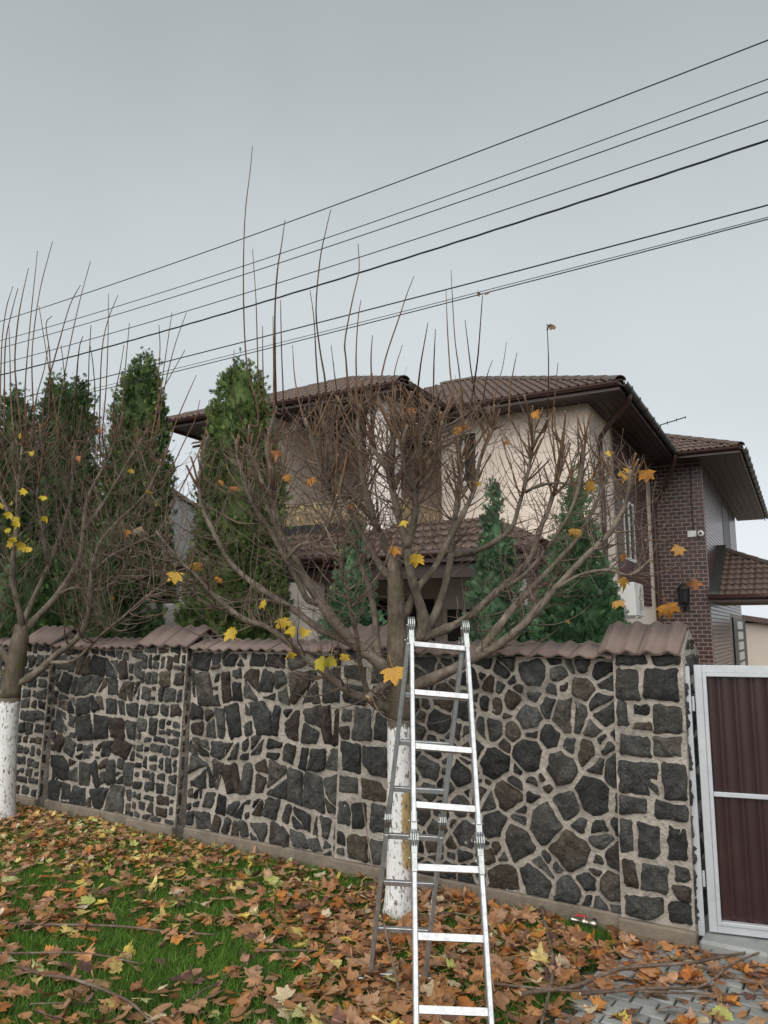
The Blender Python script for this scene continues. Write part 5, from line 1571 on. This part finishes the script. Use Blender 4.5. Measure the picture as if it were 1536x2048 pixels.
SH1 = [
 [(516, 850), (512, 800), (495, 740), (488, 640), (487, 520), (491, 420), (500, 345), (505, 292)],
 [(552, 812), (550, 720), (550, 620), (555, 540), (563, 490), (570, 440)],
 [(655, 830), (650, 760), (640, 700), (632, 620), (640, 520), (652, 460), (662, 418)],
 [(700, 800), (692, 720), (690, 680), (705, 600), (718, 540), (716, 487)],
 [(520, 790), (515, 700), (512, 600), (505, 498)],
 [(755, 800), (770, 720), (800, 630), (815, 585), (828, 553)],
 [(925, 800), (918, 740), (910, 680), (905, 600), (902, 540)],
 [(905, 800), (900, 740), (895, 660), (892, 580)],
 [(938, 840), (945, 790), (955, 720), (960, 660), (965, 590)],
 [(1090, 860), (1096, 800), (1097, 720), (1094, 647)],
 [(985, 850), (990, 790), (1005, 735), (1013, 685)],
 [(1015, 840), (1020, 780), (1028, 735), (1034, 705)],
 [(950, 800), (942, 740), (936, 690), (930, 640)],
 [(640, 810), (633, 730), (628, 640), (620, 580)],
 [(548, 800), (547, 720), (546, 632)], [(566, 820), (563, 700), (561, 600)], [(530, 820), (526, 740), (525, 652)],
 [(835, 810), (840, 740), (848, 690), (856, 645)], [(866, 810), (868, 720), (871, 658)],
 [(716, 800), (712, 720), (716, 640), (722, 600)], [(745, 790), (742, 720), (745, 670)], [(605, 830), (590, 760), (585, 690)],
 [(672, 800), (668, 740), (662, 690)], [(785, 800), (790, 740), (805, 690)], [(960, 830), (972, 760), (985, 720)],
 [(1105, 860), (1110, 790), (1116, 725)], [(500, 880), (470, 800), (468, 700)],
]
T1.nl = len(L1) + 1
for p in SH1:
    T1.limb(p, T1.r.uniform(2.2, 3.0), 0.75, T1.r.uniform(-0.5, 0.7), name='shoot', mat=M['shoot'], k=6)
n_limb = len(L1) + 1
top1 = interp([(300, 1000), (400, 860), (480, 840), (560, 800), (620, 750), (700, 735), (760, 730), (900, 740), (960, 745), (1050, 770), (1130, 780), (1230, 830), (1300, 900), (1400, 1050)])
topj = lambda x: top1(x) + T1.r.uniform(-12, 70)
def clothe(T, limbs, top, n_sec, n_ter, n_stub, stub_from, sec_len, stub_r, up=0.22):
    r = T.r
    tot = [(P, Rr, i) for (P, Rr) in limbs for i in range(int(len(P) * 0.28), len(P))]
    secs = []
    for _ in range(n_sec):
        P, Rr, i = r.choice(tot)
        t = P[min(i + 1, len(P) - 1)] - P[max(i - 1, 0)]; t /= np.linalg.norm(t)
        d = np.array([r.gauss(0, 1), r.gauss(0, 0.8), r.gauss(0, 0.5)]); d -= t * d.dot(t); d /= np.linalg.norm(d)
        g = T.grow(P[i], d * 0.9 + t * 0.45, r.uniform(*sec_len), min(Rr[i] * 0.6, r.uniform(0.0035, 0.0075)), 0.0018, up, 0.17, top)
        if g: secs.append(g); T.put(T.tw, g[0], g[1], 4)
    for _ in range(n_ter):
        P, Rr = r.choice(secs); i = r.randrange(1, len(P))
        d = np.array([r.gauss(0, 1), r.gauss(0, 1), r.gauss(0.1, 0.6)])
        g = T.grow(P[i], d, r.uniform(0.10, 0.42), min(0.0028, Rr[i] * 0.8), 0.0012, up * 0.8, 0.2, top)
        if g: T.put(T.tw, g[0], g[1], 3)
    ends = [(P, Rr, i) for (P, Rr) in limbs for i in range(int(len(P) * stub_from), len(P)) if proj(P[i])[1] < 1010]
    for _ in range(n_stub):
        P, Rr, i = r.choice(ends)
        d = np.array([r.gauss(0, 0.42), r.gauss(0, 0.42), 1.0])
        r0 = r.uniform(*stub_r)
        g = T.grow(P[i], d, r.uniform(0.15, 0.62), r0, r0 * 0.72, 0.06, 0.075, top)
        if g: T.put(T.sh, g[0], g[1], 6)
clothe(T1, T1.paths[1:n_limb], topj, 860, 2300, 270, 0.48, (0.2, 0.75), (0.005, 0.0135))
OR, YE, RB = (0.48, 0.20, 0.03, 1), (0.58, 0.40, 0.04, 1), (0.38, 0.15, 0.06, 1)
for (x, y, d_, s_, c_) in ((385, 1132, -0.5, 44, (0.55, 0.30, 0.06, 1)), (350, 1150, -0.6, 40, (0.58, 0.36, 0.05, 1)), (442, 964, -0.2, 24, OR), (468, 976, -0.2, 26, RB), (437, 1158, -0.5, 26, OR), (572, 954, -0.3, 24, OR), (622, 960, -0.3, 30, OR),
    (462, 1262, -0.6, 42, YE), (527, 1205, -0.4, 30, YE), (565, 1242, -0.5, 40, YE), (588, 1258, -0.5, 42, YE), (610, 1262, -0.5, 32, YE), (578, 1308, -0.6, 30, YE), (640, 1322, -0.6, 46, (0.42, 0.36, 0.03, 1)), (660, 1318, -0.6, 40, (0.42, 0.36, 0.03, 1)), (690, 1312, -0.6, 28, YE),
    (703, 1012, -0.5, 18, RB), (808, 1045, -0.6, 30, YE), (788, 1098, -0.5, 34, OR), (832, 1114, -0.7, 42, (0.60, 0.38, 0.03, 1)), (786, 1344, -1.0, 62, (0.55, 0.30, 0.05, 1)),
    (1072, 826, -0.2, 28, OR), (1180, 968, -0.5, 42, (0.55, 0.30, 0.04, 1)), (1258, 946, -0.4, 48, (0.55, 0.30, 0.04, 1)), (1292, 946, -0.4, 42, OR), (1220, 905, -0.3, 20, YE), (1150, 1062, -0.4, 34, (0.50, 0.28, 0.04, 1)), (1245, 1162, -0.5, 46, (0.48, 0.25, 0.03, 1)), (1246, 1112, -0.5, 26, OR), (1236, 1206, -0.5, 36, (0.48, 0.25, 0.06, 1)),
    (1335, 1215, -0.6, 60, OR), (1384, 1162, -0.5, 42, RB), (1358, 1097, -0.4, 34, (0.46, 0.24, 0.06, 1)), (956, 966, -0.1, 18, YE), (1010, 884, 0.0, 20, RB), (930, 852, 0, 24, RB), (820, 820, -0.2, 30, RB), (552, 905, -0.1, 32, RB), (915, 858, 0.1, 30, OR),
    (957, 587, -0.05, 14, DARK[0] + (1,)), (974, 586, -0.05, 16, DARK[0] + (1,)), (1106, 653, -0.05, 22, DARK[2] + (1,)), (1135, 1242, -0.5, 10, OR)):
    T1.leaf(x, y, d_, s_, c_)
# leaf stalks that carry the outer leaves
for p in ([(1300, 1120), (1330, 1135), (1372, 1152)], [(1262, 1148), (1300, 1170), (1328, 1205)], [(1290, 1080), (1325, 1082), (1350, 1092)], [(1094, 660), (1100, 650), (1106, 650)], [(785, 1372), (782, 1330), (786, 1318)]):
    T1.limb(p, 1.6, 0.8, -0.55, name='leaf_stalk', mat=M['shoot'], k=5)
T1.flush()

# ---- the smaller maple at the left edge
T2 = Tree('maple_tree', 'smaller bare maple with whitewashed trunk at the left edge', 9.1, at_z(8, 1640, 0), 9)
T2.y0 = at_z(8, 1640, 0).y
trunk(T2, [(4, 1645), (8, 1610), (14, 1500), (20, 1395), (28, 1345), (38, 1290), (45, 1250)], [26, 20, 18, 18, 19, 17, 13], 1396)
L2 = [
 ([(26, 1372), (70, 1348), (112, 1310), (158, 1272), (178, 1218), (183, 1147), (203, 1081), (249, 1031), (290, 990), (320, 930)], 11, 2.5, -0.3),
 ([(42, 1275), (62, 1247), (116, 1189), (158, 1118), (166, 1064), (178, 990), (216, 919), (240, 850)], 12, 3, 0.4),
 ([(44, 1260), (54, 1226), (95, 1135), (120, 1072), (141, 1002), (145, 948), (150, 880)], 9, 3, 0.9),
 ([(40, 1280), (42, 1238), (25, 1155), (33, 1052), (37, 969), (45, 890)], 11, 3, -0.4),
 ([(100, 1325), (150, 1320), (200, 1272), (245, 1235), (290, 1195), (325, 1170), (350, 1150)], 5, 1.6, -0.9),
 ([(30, 1340), (-5, 1290), (-40, 1220), (-60, 1120), (-70, 1020), (-60, 930)], 10, 3, 0.3),
 ([(28, 1360), (-20, 1330), (-70, 1270), (-110, 1180), (-130, 1080)], 8, 2.5, -0.6),
 ([(95, 1135), (85, 1060), (75, 990), (85, 920), (80, 850)], 6, 3, 0.2),
 ([(166, 1064), (205, 1010), (235, 960), (270, 900), (300, 850)], 6, 2.5, 0.2),
 ([(183, 1147), (225, 1110), (275, 1085), (320, 1060), (345, 1000)], 5, 2, -0.5),
 ([(33, 1052), (5, 1000), (-10, 930), (0, 860)], 6, 2.5, 0.1),
 ([(116, 1189), (150, 1175), (200, 1180), (240, 1150), (262, 1100)], 4.5, 1.8, -0.6),
]
for (p, a, b, d_) in L2: T2.limb(p, a * 0.72, b * 0.72, d_)
nl2 = len(L2) + 1
SH2 = [[(70, 850), (64, 750), (66, 680), (80, 580), (105, 483)], [(52, 860), (50, 780), (60, 650), (75, 502)], [(45, 880), (30, 740), (35, 650), (45, 590), (57, 536)],
 [(110, 860), (122, 790), (140, 690), (160, 600), (181, 522)], [(85, 850), (90, 790), (118, 685), (140, 610), (161, 570)], [(0, 850), (3, 700), (12, 620), (26, 572)], [(8, 860), (10, 700), (22, 630), (36, 576)],
 [(200, 900), (200, 800), (204, 700), (216, 640), (236, 590)], [(205, 880), (212, 780), (216, 680), (217, 587)], [(300, 900), (318, 800), (330, 720), (344, 625)], [(305, 890), (330, 770), (350, 690), (373, 625)],
 [(115, 880), (108, 800), (95, 720), (78, 612)], [(240, 870), (246, 790), (252, 720), (259, 646)], [(318, 860), (316, 770), (320, 700), (318, 650)], [(150, 880), (152, 780), (158, 700), (166, 672)], [(168, 880), (176, 790), (178, 720), (182, 650)],
 [(30, 880), (22, 800), (20, 720), (18, 650)], [(225, 880), (228, 800), (240, 740), (248, 690)], [(60, 890), (72, 800), (88, 740), (97, 690)], [(290, 900), (300, 840), (320, 790), (370, 700)], [(325, 930), (350, 850), (375, 790), (393, 750)],
 [(180, 880), (190, 800), (186, 730), (180, 690)], [(140, 880), (132, 800), (128, 740), (122, 690)], [(330, 960), (370, 880), (390, 840), (400, 800)], [(345, 1010), (390, 920), (412, 860), (418, 800)],
 [(95, 850), (100, 720), (92, 650), (104, 632)], [(-20, 860), (-25, 720), (-10, 600)], [(-45, 900), (-50, 760), (-40, 640)]]
T2.nl = len(L2) + 1
for p in SH2: T2.limb(p, T2.r.uniform(1.7, 2.4), 0.7, T2.r.uniform(-0.4, 0.5), name='shoot', mat=M['shoot'], k=6)
top2 = interp([(-200, 800), (0, 680), (100, 640), (200, 690), (300, 720), (360, 800), (420, 900), (460, 1050)])
clothe(T2, T2.paths[1:nl2], lambda x: top2(x) + T2.r.uniform(-20, 190), 600, 1500, 80, 0.45, (0.35, 1.2), (0.004, 0.009), 0.20)
for _ in range(13): T2.leaf(T2.r.uniform(-5, 95), T2.r.gauss(1030, 24), -0.5, T2.r.uniform(14, 26), (0.60, 0.46, 0.03, 1))
for (x, y, s_, c_) in ((252, 1063, 24, OR), (275, 1060, 30, PALE[0] + (1,)), (262, 940, 16, YE), (300, 982, 18, YE), (45, 1090, 30, YE), (20, 1085, 26, YE), (60, 1098, 22, YE), (200, 860, 18, RB), (312, 1008, 14, YE), (228, 1196, 12, OR), (65, 905, 20, YE), (160, 915, 22, RB), (40, 870, 18, YE)): T2.leaf(x, y, -0.4, s_, c_)
T2.flush()
# ------------------------------------------------------------------ conifers
def frond_shape(kind):
    """A flat spray in xy with its stalk at the origin, tip at y = 1: a few narrow scaly fingers."""
    V, F = [], []
    if kind == 'thuja': fingers = [(0, 0.0, 1.0, 0.085), (0.30, 0.55, 0.55, 0.07), (0.30, -0.55, 0.55, 0.07), (0.10, 0.75, 0.5, 0.07), (0.10, -0.75, 0.5, 0.07), (0.55, 0.5, 0.36, 0.06), (0.55, -0.5, 0.36, 0.06)]
    else: fingers = [(0, 0.0, 1.0, 0.075), (0.12, 0.6, 0.62, 0.07), (0.12, -0.6, 0.62, 0.07), (0.38, 0.5, 0.52, 0.065), (0.38, -0.5, 0.52, 0.065), (0.62, 0.42, 0.34, 0.055), (0.62, -0.42, 0.34, 0.055)]
    for (y0, a, l, w) in fingers:
        b = len(V); dx, dy = math.sin(a), math.cos(a)
        V += [(-dy * w * 0.4, y0 + dx * w * 0.4, 0), (dx * l * 0.55 - dy * w, y0 + dy * l * 0.55 + dx * w, 0.03), (dx * l, y0 + dy * l, -0.03), (dx * l * 0.55 + dy * w, y0 + dy * l * 0.55 - dx * w, 0.03)]
        F.append((b, b + 1, b + 2, b + 3))
    return np.array(V), np.array(F)
def conifer(name, label, cx, cy, height, prof, kind, cols, n_clump, per, size, seed, group):
    """prof: list of (height fraction, radius). Clumps of sprays on the skin and inside it."""
    rg = np.random.default_rng(seed)
    t = thing(name, label, 'tree', (cx, cy, 0), group)
    fs, ff = frond_shape(kind); nv = len(fs)
    hs, rs = np.array([p[0] for p in prof]), np.array([p[1] for p in prof])
    # clumps spread by lateral area
    hh = rg.uniform(0, 1, n_clump * 6); keep = rg.uniform(0, rs.max(), len(hh)) < np.interp(hh, hs, rs) + 0.06
    hh = hh[keep][:n_clump]; n = len(hh)
    th = rg.uniform(0, 2 * math.pi, n); R = np.interp(hh, hs, rs)
    lump = 1 + 0.04 * np.sin(th * 3 + hh * 9 + seed) + 0.035 * np.sin(th * 5 - hh * 17) + rg.normal(0, 0.035 if kind == 'thuja' else 0.08, n)
    depth = np.where(rg.uniform(0, 1, n) < 0.85, rg.uniform(0.9, 1.03, n), rg.uniform(0.75, 0.9, n))
    Rr = R * lump * depth
    c = np.stack([Rr * np.cos(th), Rr * np.sin(th), hh * height], 1)
    base = np.array(cols)
    br = np.clip(rg.normal(1.0, 0.24, n), 0.5, 1.7)
    V_all, C_all = [], []
    m = n * per
    ci = np.repeat(np.arange(n), per)
    outv = np.stack([np.cos(th), np.sin(th), np.zeros(n)], 1)[ci]
    up = np.array([0, 0, 1.0])
    jit = rg.normal(0, 1, (m, 3))
    axis = outv * (0.55 if kind == 'thuja' else 0.75) + up * (0.9 if kind == 'thuja' else 0.8) + jit * 0.38
    axis /= np.linalg.norm(axis, axis=1, keepdims=True)
    nrm = np.cross(outv, up) * rg.normal(0.9, 0.4, (m, 1)) + rg.normal(0, 0.55, (m, 3))
    nrm -= axis * np.sum(nrm * axis, 1, keepdims=True); nrm /= np.linalg.norm(nrm, axis=1, keepdims=True)
    xx = np.cross(axis, nrm)
    sz = size * rg.uniform(0.6, 1.25, (m, 1)) * (0.75 + 0.4 * (1 - hh[ci])[:, None])
    pos = c[ci] + rg.normal(0, 1, (m, 3)) * size * np.array([0.42, 0.42, 0.55]) - axis * sz * 0.4
    Vv = pos[:, None, :] + fs[None, :, 0:1] * (xx * sz)[:, None, :] + fs[None, :, 1:2] * (axis * sz)[:, None, :] + fs[None, :, 2:3] * (nrm * sz)[:, None, :]
    cc = base[rg.integers(0, len(base), m)] * br[ci][:, None] * rg.uniform(0.8, 1.2, (m, 1))
    Cv = np.repeat(cc[:, None, :], nv, 1)
    Cv = np.concatenate([Cv, np.ones((m, nv, 1))], 2)
    Fv = ff[None] + (np.arange(m) * nv)[:, None, None]
    # dense inner foliage behind the outer sprays
    kk, ring = 14, 12
    zz = np.linspace(0.0, 0.97, ring); ta = np.arange(kk) * 2 * math.pi / kk
    core = np.array([[0.70 * np.interp(z, hs, rs) * (1 + 0.06 * math.sin(3 * t_ + z * 20)) * math.cos(t_), 0.70 * np.interp(z, hs, rs) * (1 + 0.06 * math.sin(3 * t_ + z * 20)) * math.sin(t_), z * height] for z in zz for t_ in ta])
    cf = np.array([(j * kk + i, j * kk + (i + 1) % kk, (j + 1) * kk + (i + 1) % kk, (j + 1) * kk + i) for j in range(ring - 1) for i in range(kk)]) + m * nv
    Vv = np.concatenate([Vv.reshape(-1, 3), core]); Cv = np.concatenate([Cv.reshape(-1, 4), np.tile(np.append(base.mean(0), 1.0), (len(core), 1))])
    Fv = np.concatenate([Fv.reshape(-1, 4), cf])
    me = np_mesh('foliage', Vv.reshape(-1, 3), Fv.reshape(-1, 4)); color_attr(me, Cv.reshape(-1, 4))
    stuff(link_mesh('crown', me, M['frond'], t, WM[t.name]))
    k = MB(); k.tube([(cx, cy, 0), (cx, cy, height * 0.5), (cx, cy, height * 0.9)], [0.09, 0.06, 0.015], 8); k.build('trunk', M['bark'], t)
    return t
GT = [(0.09, 0.14, 0.038), (0.115, 0.165, 0.045), (0.065, 0.112, 0.034), (0.14, 0.18, 0.055)]
GTD = [(0.055, 0.105, 0.034), (0.072, 0.125, 0.038), (0.045, 0.085, 0.030)]
GB = [(0.085, 0.175, 0.092), (0.105, 0.20, 0.10), (0.065, 0.14, 0.078), (0.13, 0.215, 0.105)]
GM = [(0.08, 0.165, 0.070), (0.10, 0.19, 0.078), (0.065, 0.135, 0.064)]
col_prof = lambda r: [(0, r * 0.92), (0.15, r), (0.45, r * 0.86), (0.7, r * 0.72), (0.87, r * 0.52), (0.95, r * 0.32), (0.985, r * 0.15), (1.0, 0.02)]
cone_prof = lambda r: [(0, r), (0.2, r * 0.94), (0.45, r * 0.66), (0.7, r * 0.36), (0.9, r * 0.12), (1.0, 0.01)]
def put_conifer(px, py_top, Y, r, kind, label, seed, cols, n, per, size, prof):
    p = at_y(px, py_top, Y)
    return conifer('thuja_tree' if kind == 'thuja' else 'cypress_tree', label, p.x, Y, p.z, prof(r), kind, cols, n, per, size, seed, 'columnar thujas behind the wall' if kind == 'thuja' else 'young conical cypresses before the porch')
put_conifer(486, 722, 11.2, 0.76, 'thuja', 'tall rounded green thuja in front of the balcony bay', 1, GT, 1054, 18, 0.124, col_prof)
put_conifer(286, 712, 12.2, 0.66, 'thuja', 'tall thuja with pointed top left of the open sky gap', 2, GTD + GT, 1054, 17, 0.130, col_prof)
put_conifer(158, 760, 13.2, 0.52, 'thuja', 'thuja behind the small maple, right of a close pair', 3, GTD, 816, 16, 0.136, col_prof)
put_conifer(118, 752, 13.6, 0.50, 'thuja', 'thuja behind the small maple, left of a close pair', 4, GTD + GT[:1], 748, 16, 0.136, col_prof)
put_conifer(38, 775, 13.4, 0.62, 'thuja', 'thuja nearest the left edge of the picture', 5, GTD + GT[:1], 816, 16, 0.136, col_prof)
put_conifer(-50, 800, 13.0, 0.7, 'thuja', 'thuja cut off by the left edge of the picture', 6, GTD, 646, 16, 0.136, col_prof)
put_conifer(215, 1060, 11.0, 1.0, 'thuja', 'low broad dark thuja just behind the wall at left', 7, GTD, 714, 16, 0.124, col_prof)
put_conifer(60, 1085, 11.4, 1.15, 'thuja', 'low broad dark thuja behind the small maple trunk', 8, GTD, 714, 16, 0.124, col_prof)
put_conifer(708, 1030, 9.6, 0.66, 'cypress', 'blue-green cypress left of the big maple trunk', 11, GB, 578, 17, 0.105, cone_prof)
put_conifer(988, 972, 9.0, 0.60, 'cypress', 'blue-green cypress in the middle, right of the big maple trunk', 12, GB, 646, 17, 0.102, cone_prof)
put_conifer(1148, 936, 8.8, 0.80, 'cypress', 'broad green cypress nearest the gate pillar', 13, GM + GB[:1], 884, 17, 0.102, cone_prof)

# ------------------------------------------------------------------ lawn blades
def in_view(x, y):
    """plan point on the ground inside the frame plus a margin"""
    dep = y * CP - CAM_H * SP; up = -y * SP - CAM_H * CP
    X, Y = 768 + FPX * x / dep, 1024 - FPX * up / dep
    return X, Y
rg = np.random.default_rng(5)
N = 760000
gx = rg.uniform(-8.5, 2.2, N); gy = rg.uniform(2.9, 11.0, N)
X, Y = in_view(gx, gy)
sd = (gx - W0.x) * WN.x + (gy - W0.y) * WN.y
sl = (gx - W0.x) * WE.x + (gy - W0.y) * WE.y
edge = EDGE_S + 0.07 * np.sin(sd * 9) + 0.05 * np.sin(sd * 23 + 1)
dens = np.clip((6.0 / gy) ** 2, 0.15, 1.0)
patch = 0.5 + 0.5 * np.sin(gx * 3.1 + np.sin(gy * 2.3)) * np.sin(gy * 2.7 + 1.3 * np.sin(gx * 1.9))
ok = (X > -700) & (X < 1740) & (Y < 2300) & (sd > 0.06) & (sl > edge - 0.02) & (rg.uniform(0, 1, N) < dens * (0.45 + 0.55 * patch))
gx, gy = gx[ok], gy[ok]; n = len(gx)
hgt = rg.uniform(0.03, 0.07, n); wdt = rg.uniform(0.0016, 0.0032, n) * (1 + 0.12 * gy)
an = rg.uniform(0, 2 * math.pi, n); ln = rg.normal(0, 0.5, (n, 2)) * hgt[:, None]
p0 = np.stack([gx - np.cos(an) * wdt, gy - np.sin(an) * wdt, np.zeros(n) - 0.002], 1)
p1 = np.stack([gx + np.cos(an) * wdt, gy + np.sin(an) * wdt, np.zeros(n) - 0.002], 1)
p2 = np.stack([gx + ln[:, 0], gy + ln[:, 1], hgt], 1)
V = np.stack([p0, p1, p2], 1).reshape(-1, 3); F = np.arange(n * 3).reshape(n, 3)
gc = np.array([(0.10, 0.21, 0.026), (0.125, 0.245, 0.033), (0.08, 0.175, 0.021), (0.155, 0.26, 0.05)])[rg.integers(0, 4, n)] * rg.uniform(0.8, 1.25, (n, 1))
me = np_mesh('grass', V, F); color_attr(me, np.repeat(np.concatenate([gc, np.ones((n, 1))], 1), 3, 0))
go = stuff(link_mesh('grass', me, M['blade'])); go['label'] = 'short green lawn grass showing between fallen leaves'; go['category'] = 'grass'

# ------------------------------------------------------------------ fallen leaves
r_ = random.Random(77)
spots = []
feet = [FL.z(0), FR.z(0), RL.z(0), RR.z(0)]
tb1 = at_z(797, 1832, 0); tb2 = at_z(8, 1640, 0)
while len(spots) < 7600:
    x, y = r_.uniform(-9.0, 4.5), r_.uniform(2.9, 12.5)
    X, Y = in_view(x, y)
    if not (-520 < X < 1700 and Y < 2230): continue
    dwall = (x - W0.x) * WN.x + (y - W0.y) * WN.y
    if dwall < 0.09: continue
    s = (x - W0.x) * WE.x + (y - W0.y) * WE.y
    pat = 0.5 + 0.5 * math.sin(x * 2.3 + 1.7 * math.sin(y * 1.7)) * math.sin(y * 2.9 + 1.1 * math.sin(x * 2.1 + 1))
    p = 0.30 + 0.70 * pat
    if X < 620 and Y > 1880: p *= 0.22 + 0.25 * pat + max(0, (X - 300) / 900)
    elif X < 560 and Y > 1740: p *= 0.66
    if Y < 1740 and 0 < X < 620: p = 0.9
    if s < EDGE_S: p = max(p * 0.85, 0.62) if Y < 1990 else p * 0.5
    if 700 < X < 1250 and Y < 2000 and s > EDGE_S: p = max(p, 0.97)
    if r_.random() > p: continue
    if (Vector((x, y, 0)) - tb1).length < 0.15 or (Vector((x, y, 0)) - tb2).length < 0.15: continue
    if 1120 < X < 1225 and 1800 < Y < 1900 and dwall < 0.34: continue
    spots.append((x, y, X, Y, s, dwall))
spots.sort(key=lambda q: q[1] ** 2 + q[0] ** 2)
mats_m = []; MV, MF, MC = [], [], []; nb_ = 0; singles = 0
for (x, y, X, Y, s, dwall) in spots:
    fl = (X < 700 and Y < 1800) or (X < 420 and r_.random() < 0.3)
    cname, colr = leaf_color(r_, fl)
    small = fl and Y < 1760
    sz = r_.uniform(0.07, 0.125) if small else (r_.uniform(0.085, 0.155) if r_.random() < 0.92 else r_.uniform(0.15, 0.175))
    if Y > 1930: sz *= 1.05
    k = r_.randrange(NM) if r_.random() < 0.84 else NM + r_.randrange(5)
    pile = 0.0 if s < EDGE_S else r_.uniform(0.0, 0.035)
    base_z = (0.032 if s < EDGE_S else 0.022) + pile
    tilt = r_.gauss(0, 0.25), r_.gauss(0, 0.25)
    flip = math.pi if r_.random() < 0.4 else 0.0
    mt = Matrix.Translation((x, y, base_z + abs(tilt[0]) * sz * 0.3)) @ Matrix.Rotation(tilt[0], 4, 'X') @ Matrix.Rotation(tilt[1] + flip, 4, 'Y') @ Matrix.Rotation(r_.uniform(0, 6.28), 4, 'Z') @ Matrix.Scale(sz, 4)
    vis = -20 < X < 1556 and Y < 2060
    if vis and singles < 300:
        o = link_mesh('fallen_leaf', LEAF_ME[k], M['leaf'], None, mt); o.color = colr; singles += 1
        shape = 'maple' if k < NM else 'oval'
        form = 'flat' if k >= NM or CURL[k] < 0.65 else 'curled' if CURL[k] < 1.5 else 'rolled-up'
        size_ = 'large' if sz > 0.15 else 'small' if sz < 0.115 else 'middling'
        row = 'bottom edge' if Y > 2000 else 'nearest band of litter' if Y > 1930 else 'second band of litter'
        col_ = 'left corner' if X < 200 else 'left of the ladder' if X < 480 else 'just left of the ladder' if X < 730 else 'under the ladder' if X < 985 else 'just right of the ladder' if X < 1150 else 'on the pavers' if X < 1380 else 'before the gate'
        tag(o, '%s %s fallen %s %s leaf, %s, %s' % (size_, form, cname, shape, col_, row), 'leaf', 'single fallen leaves')
    else:
        Vv, Ff, _ = LEAF[k]
        MV.append(np.array([tuple(mt @ Vector(v)) for v in Vv])); MF.extend([tuple(i + nb_ for i in f) for f in Ff]); nb_ += len(Vv)
        MC.append(np.tile(np.array(colr), (len(Vv), 1)))
me = np_mesh('leaf_litter', np.concatenate(MV), MF, True); color_attr(me, np.concatenate(MC))
lo_ = stuff(link_mesh('leaf_litter', me, M['litter'])); lo_['label'] = 'carpet of brown and yellow fallen maple leaves'; lo_['category'] = 'leaves'

# ------------------------------------------------------------------ cut branches on the ground
def stick(pts, r, label, z=0.05, leaning=None):
    P = [at_z(x, y, z) for x, y in pts] if leaning is None else leaning
    if leaning is None:
        P = [Vector((p.x, p.y, z + r_.uniform(-0.012, 0.02))) for p in P]
    Q = smooth_path(P, 5)
    n = len(Q); R = np.linspace(r, r * 0.55, n) * np.array([1 + r_.uniform(-0.08, 0.12) for _ in range(n)])
    m = MB(); m.tube(Q, R, 7, True, 0, 1)
    for i in range(4, n - 2, 5):                      # knots and side spurs
        d = Vector((r_.gauss(0, 1), r_.gauss(0, 1), abs(r_.gauss(0, 0.5)))).normalized()
        p = Vector(tuple(Q[i])); m.tube([p, p + d * R[i] * 1.2, p + d * r_.uniform(0.02, 0.07)], [R[i] * 0.5, R[i] * 0.35, R[i] * 0.18], 5, True, 0, 1)
    return tag(m.build('cut_branch', [M['twig'], M['wood']], None, True), label, 'branch', 'cut branches lying on the ground')
stick([(-40, 1848), (60, 1850), (230, 1857), (330, 1863), (430, 1870)], 0.009, 'long thin branch across the lawn, farther of two parallel ones at left')
stick([(-40, 1908), (40, 1911), (170, 1913), (285, 1926)], 0.008, 'thin branch across the lawn, nearer of two parallel ones at left')
stick([(36, 1934), (90, 1950), (150, 1966), (245, 2003), (285, 2030), (330, 2075)], 0.011, 'thick slanting branch in the bottom left grass')
stick([(60, 2006), (120, 2004), (190, 2006)], 0.005, 'short thin twig in the bottom left grass')
stick([(70, 2025), (110, 2038), (160, 2041)], 0.006, 'short pale twig at the bottom left below the slanting branch')
stick([(345, 2035), (400, 1990), (450, 1955), (520, 1905)], 0.006, 'thin twig slanting up through leaves right of the yellow leaves')
stick([(1083, 1813), (1095, 1864), (1107, 1924), (1101, 1975), (1080, 2060)], 0.014, 'crooked brown branch running towards the camera right of the ladder', 0.07)
stick([(1040, 1992), (1150, 1969), (1245, 1938), (1376, 1930), (1450, 1914), (1560, 1890)], 0.013, 'long bent branch on the pavers reaching to the right edge', 0.08)
stick([(1160, 1992), (1300, 1974), (1400, 1972), (1470, 1932), (1560, 1895)], 0.010, 'curved branch crossing under the long one on the pavers', 0.075)
stick([(1326, 1924), (1401, 1939), (1470, 1955), (1570, 1978)], 0.008, 'dark thin branch on the pavers before the gate', 0.06)
stick([(985, 1974), (1110, 1985), (1215, 1987), (1300, 1975)], 0.008, 'straight thin branch lying on leaves right of the ladder foot', 0.06)
stick([(862, 1838), (900, 1830), (960, 1840)], 0.008, 'short twig on the leaves behind the ladder', 0.06)
stick([(1280, 1985), (1420, 1990), (1570, 1996)], 0.007, 'thin twig nearest the bottom right corner', 0.06)
stick([(520, 1905), (640, 1900), (700, 1915)], 0.006, 'thin twig among leaves left of the ladder', 0.06)
a_ = at_z(802, 1996, 0.03); b_ = at_y(725, 1604, a_.y + 0.55)
stick(None, 0.0085, 'upright bare stick leaning beside the rear ladder leg', leaning=[a_, a_.lerp(b_, 0.3) + Vector((-0.012, 0, 0)), a_.lerp(b_, 0.62) + Vector((-0.018, 0, 0)), b_])
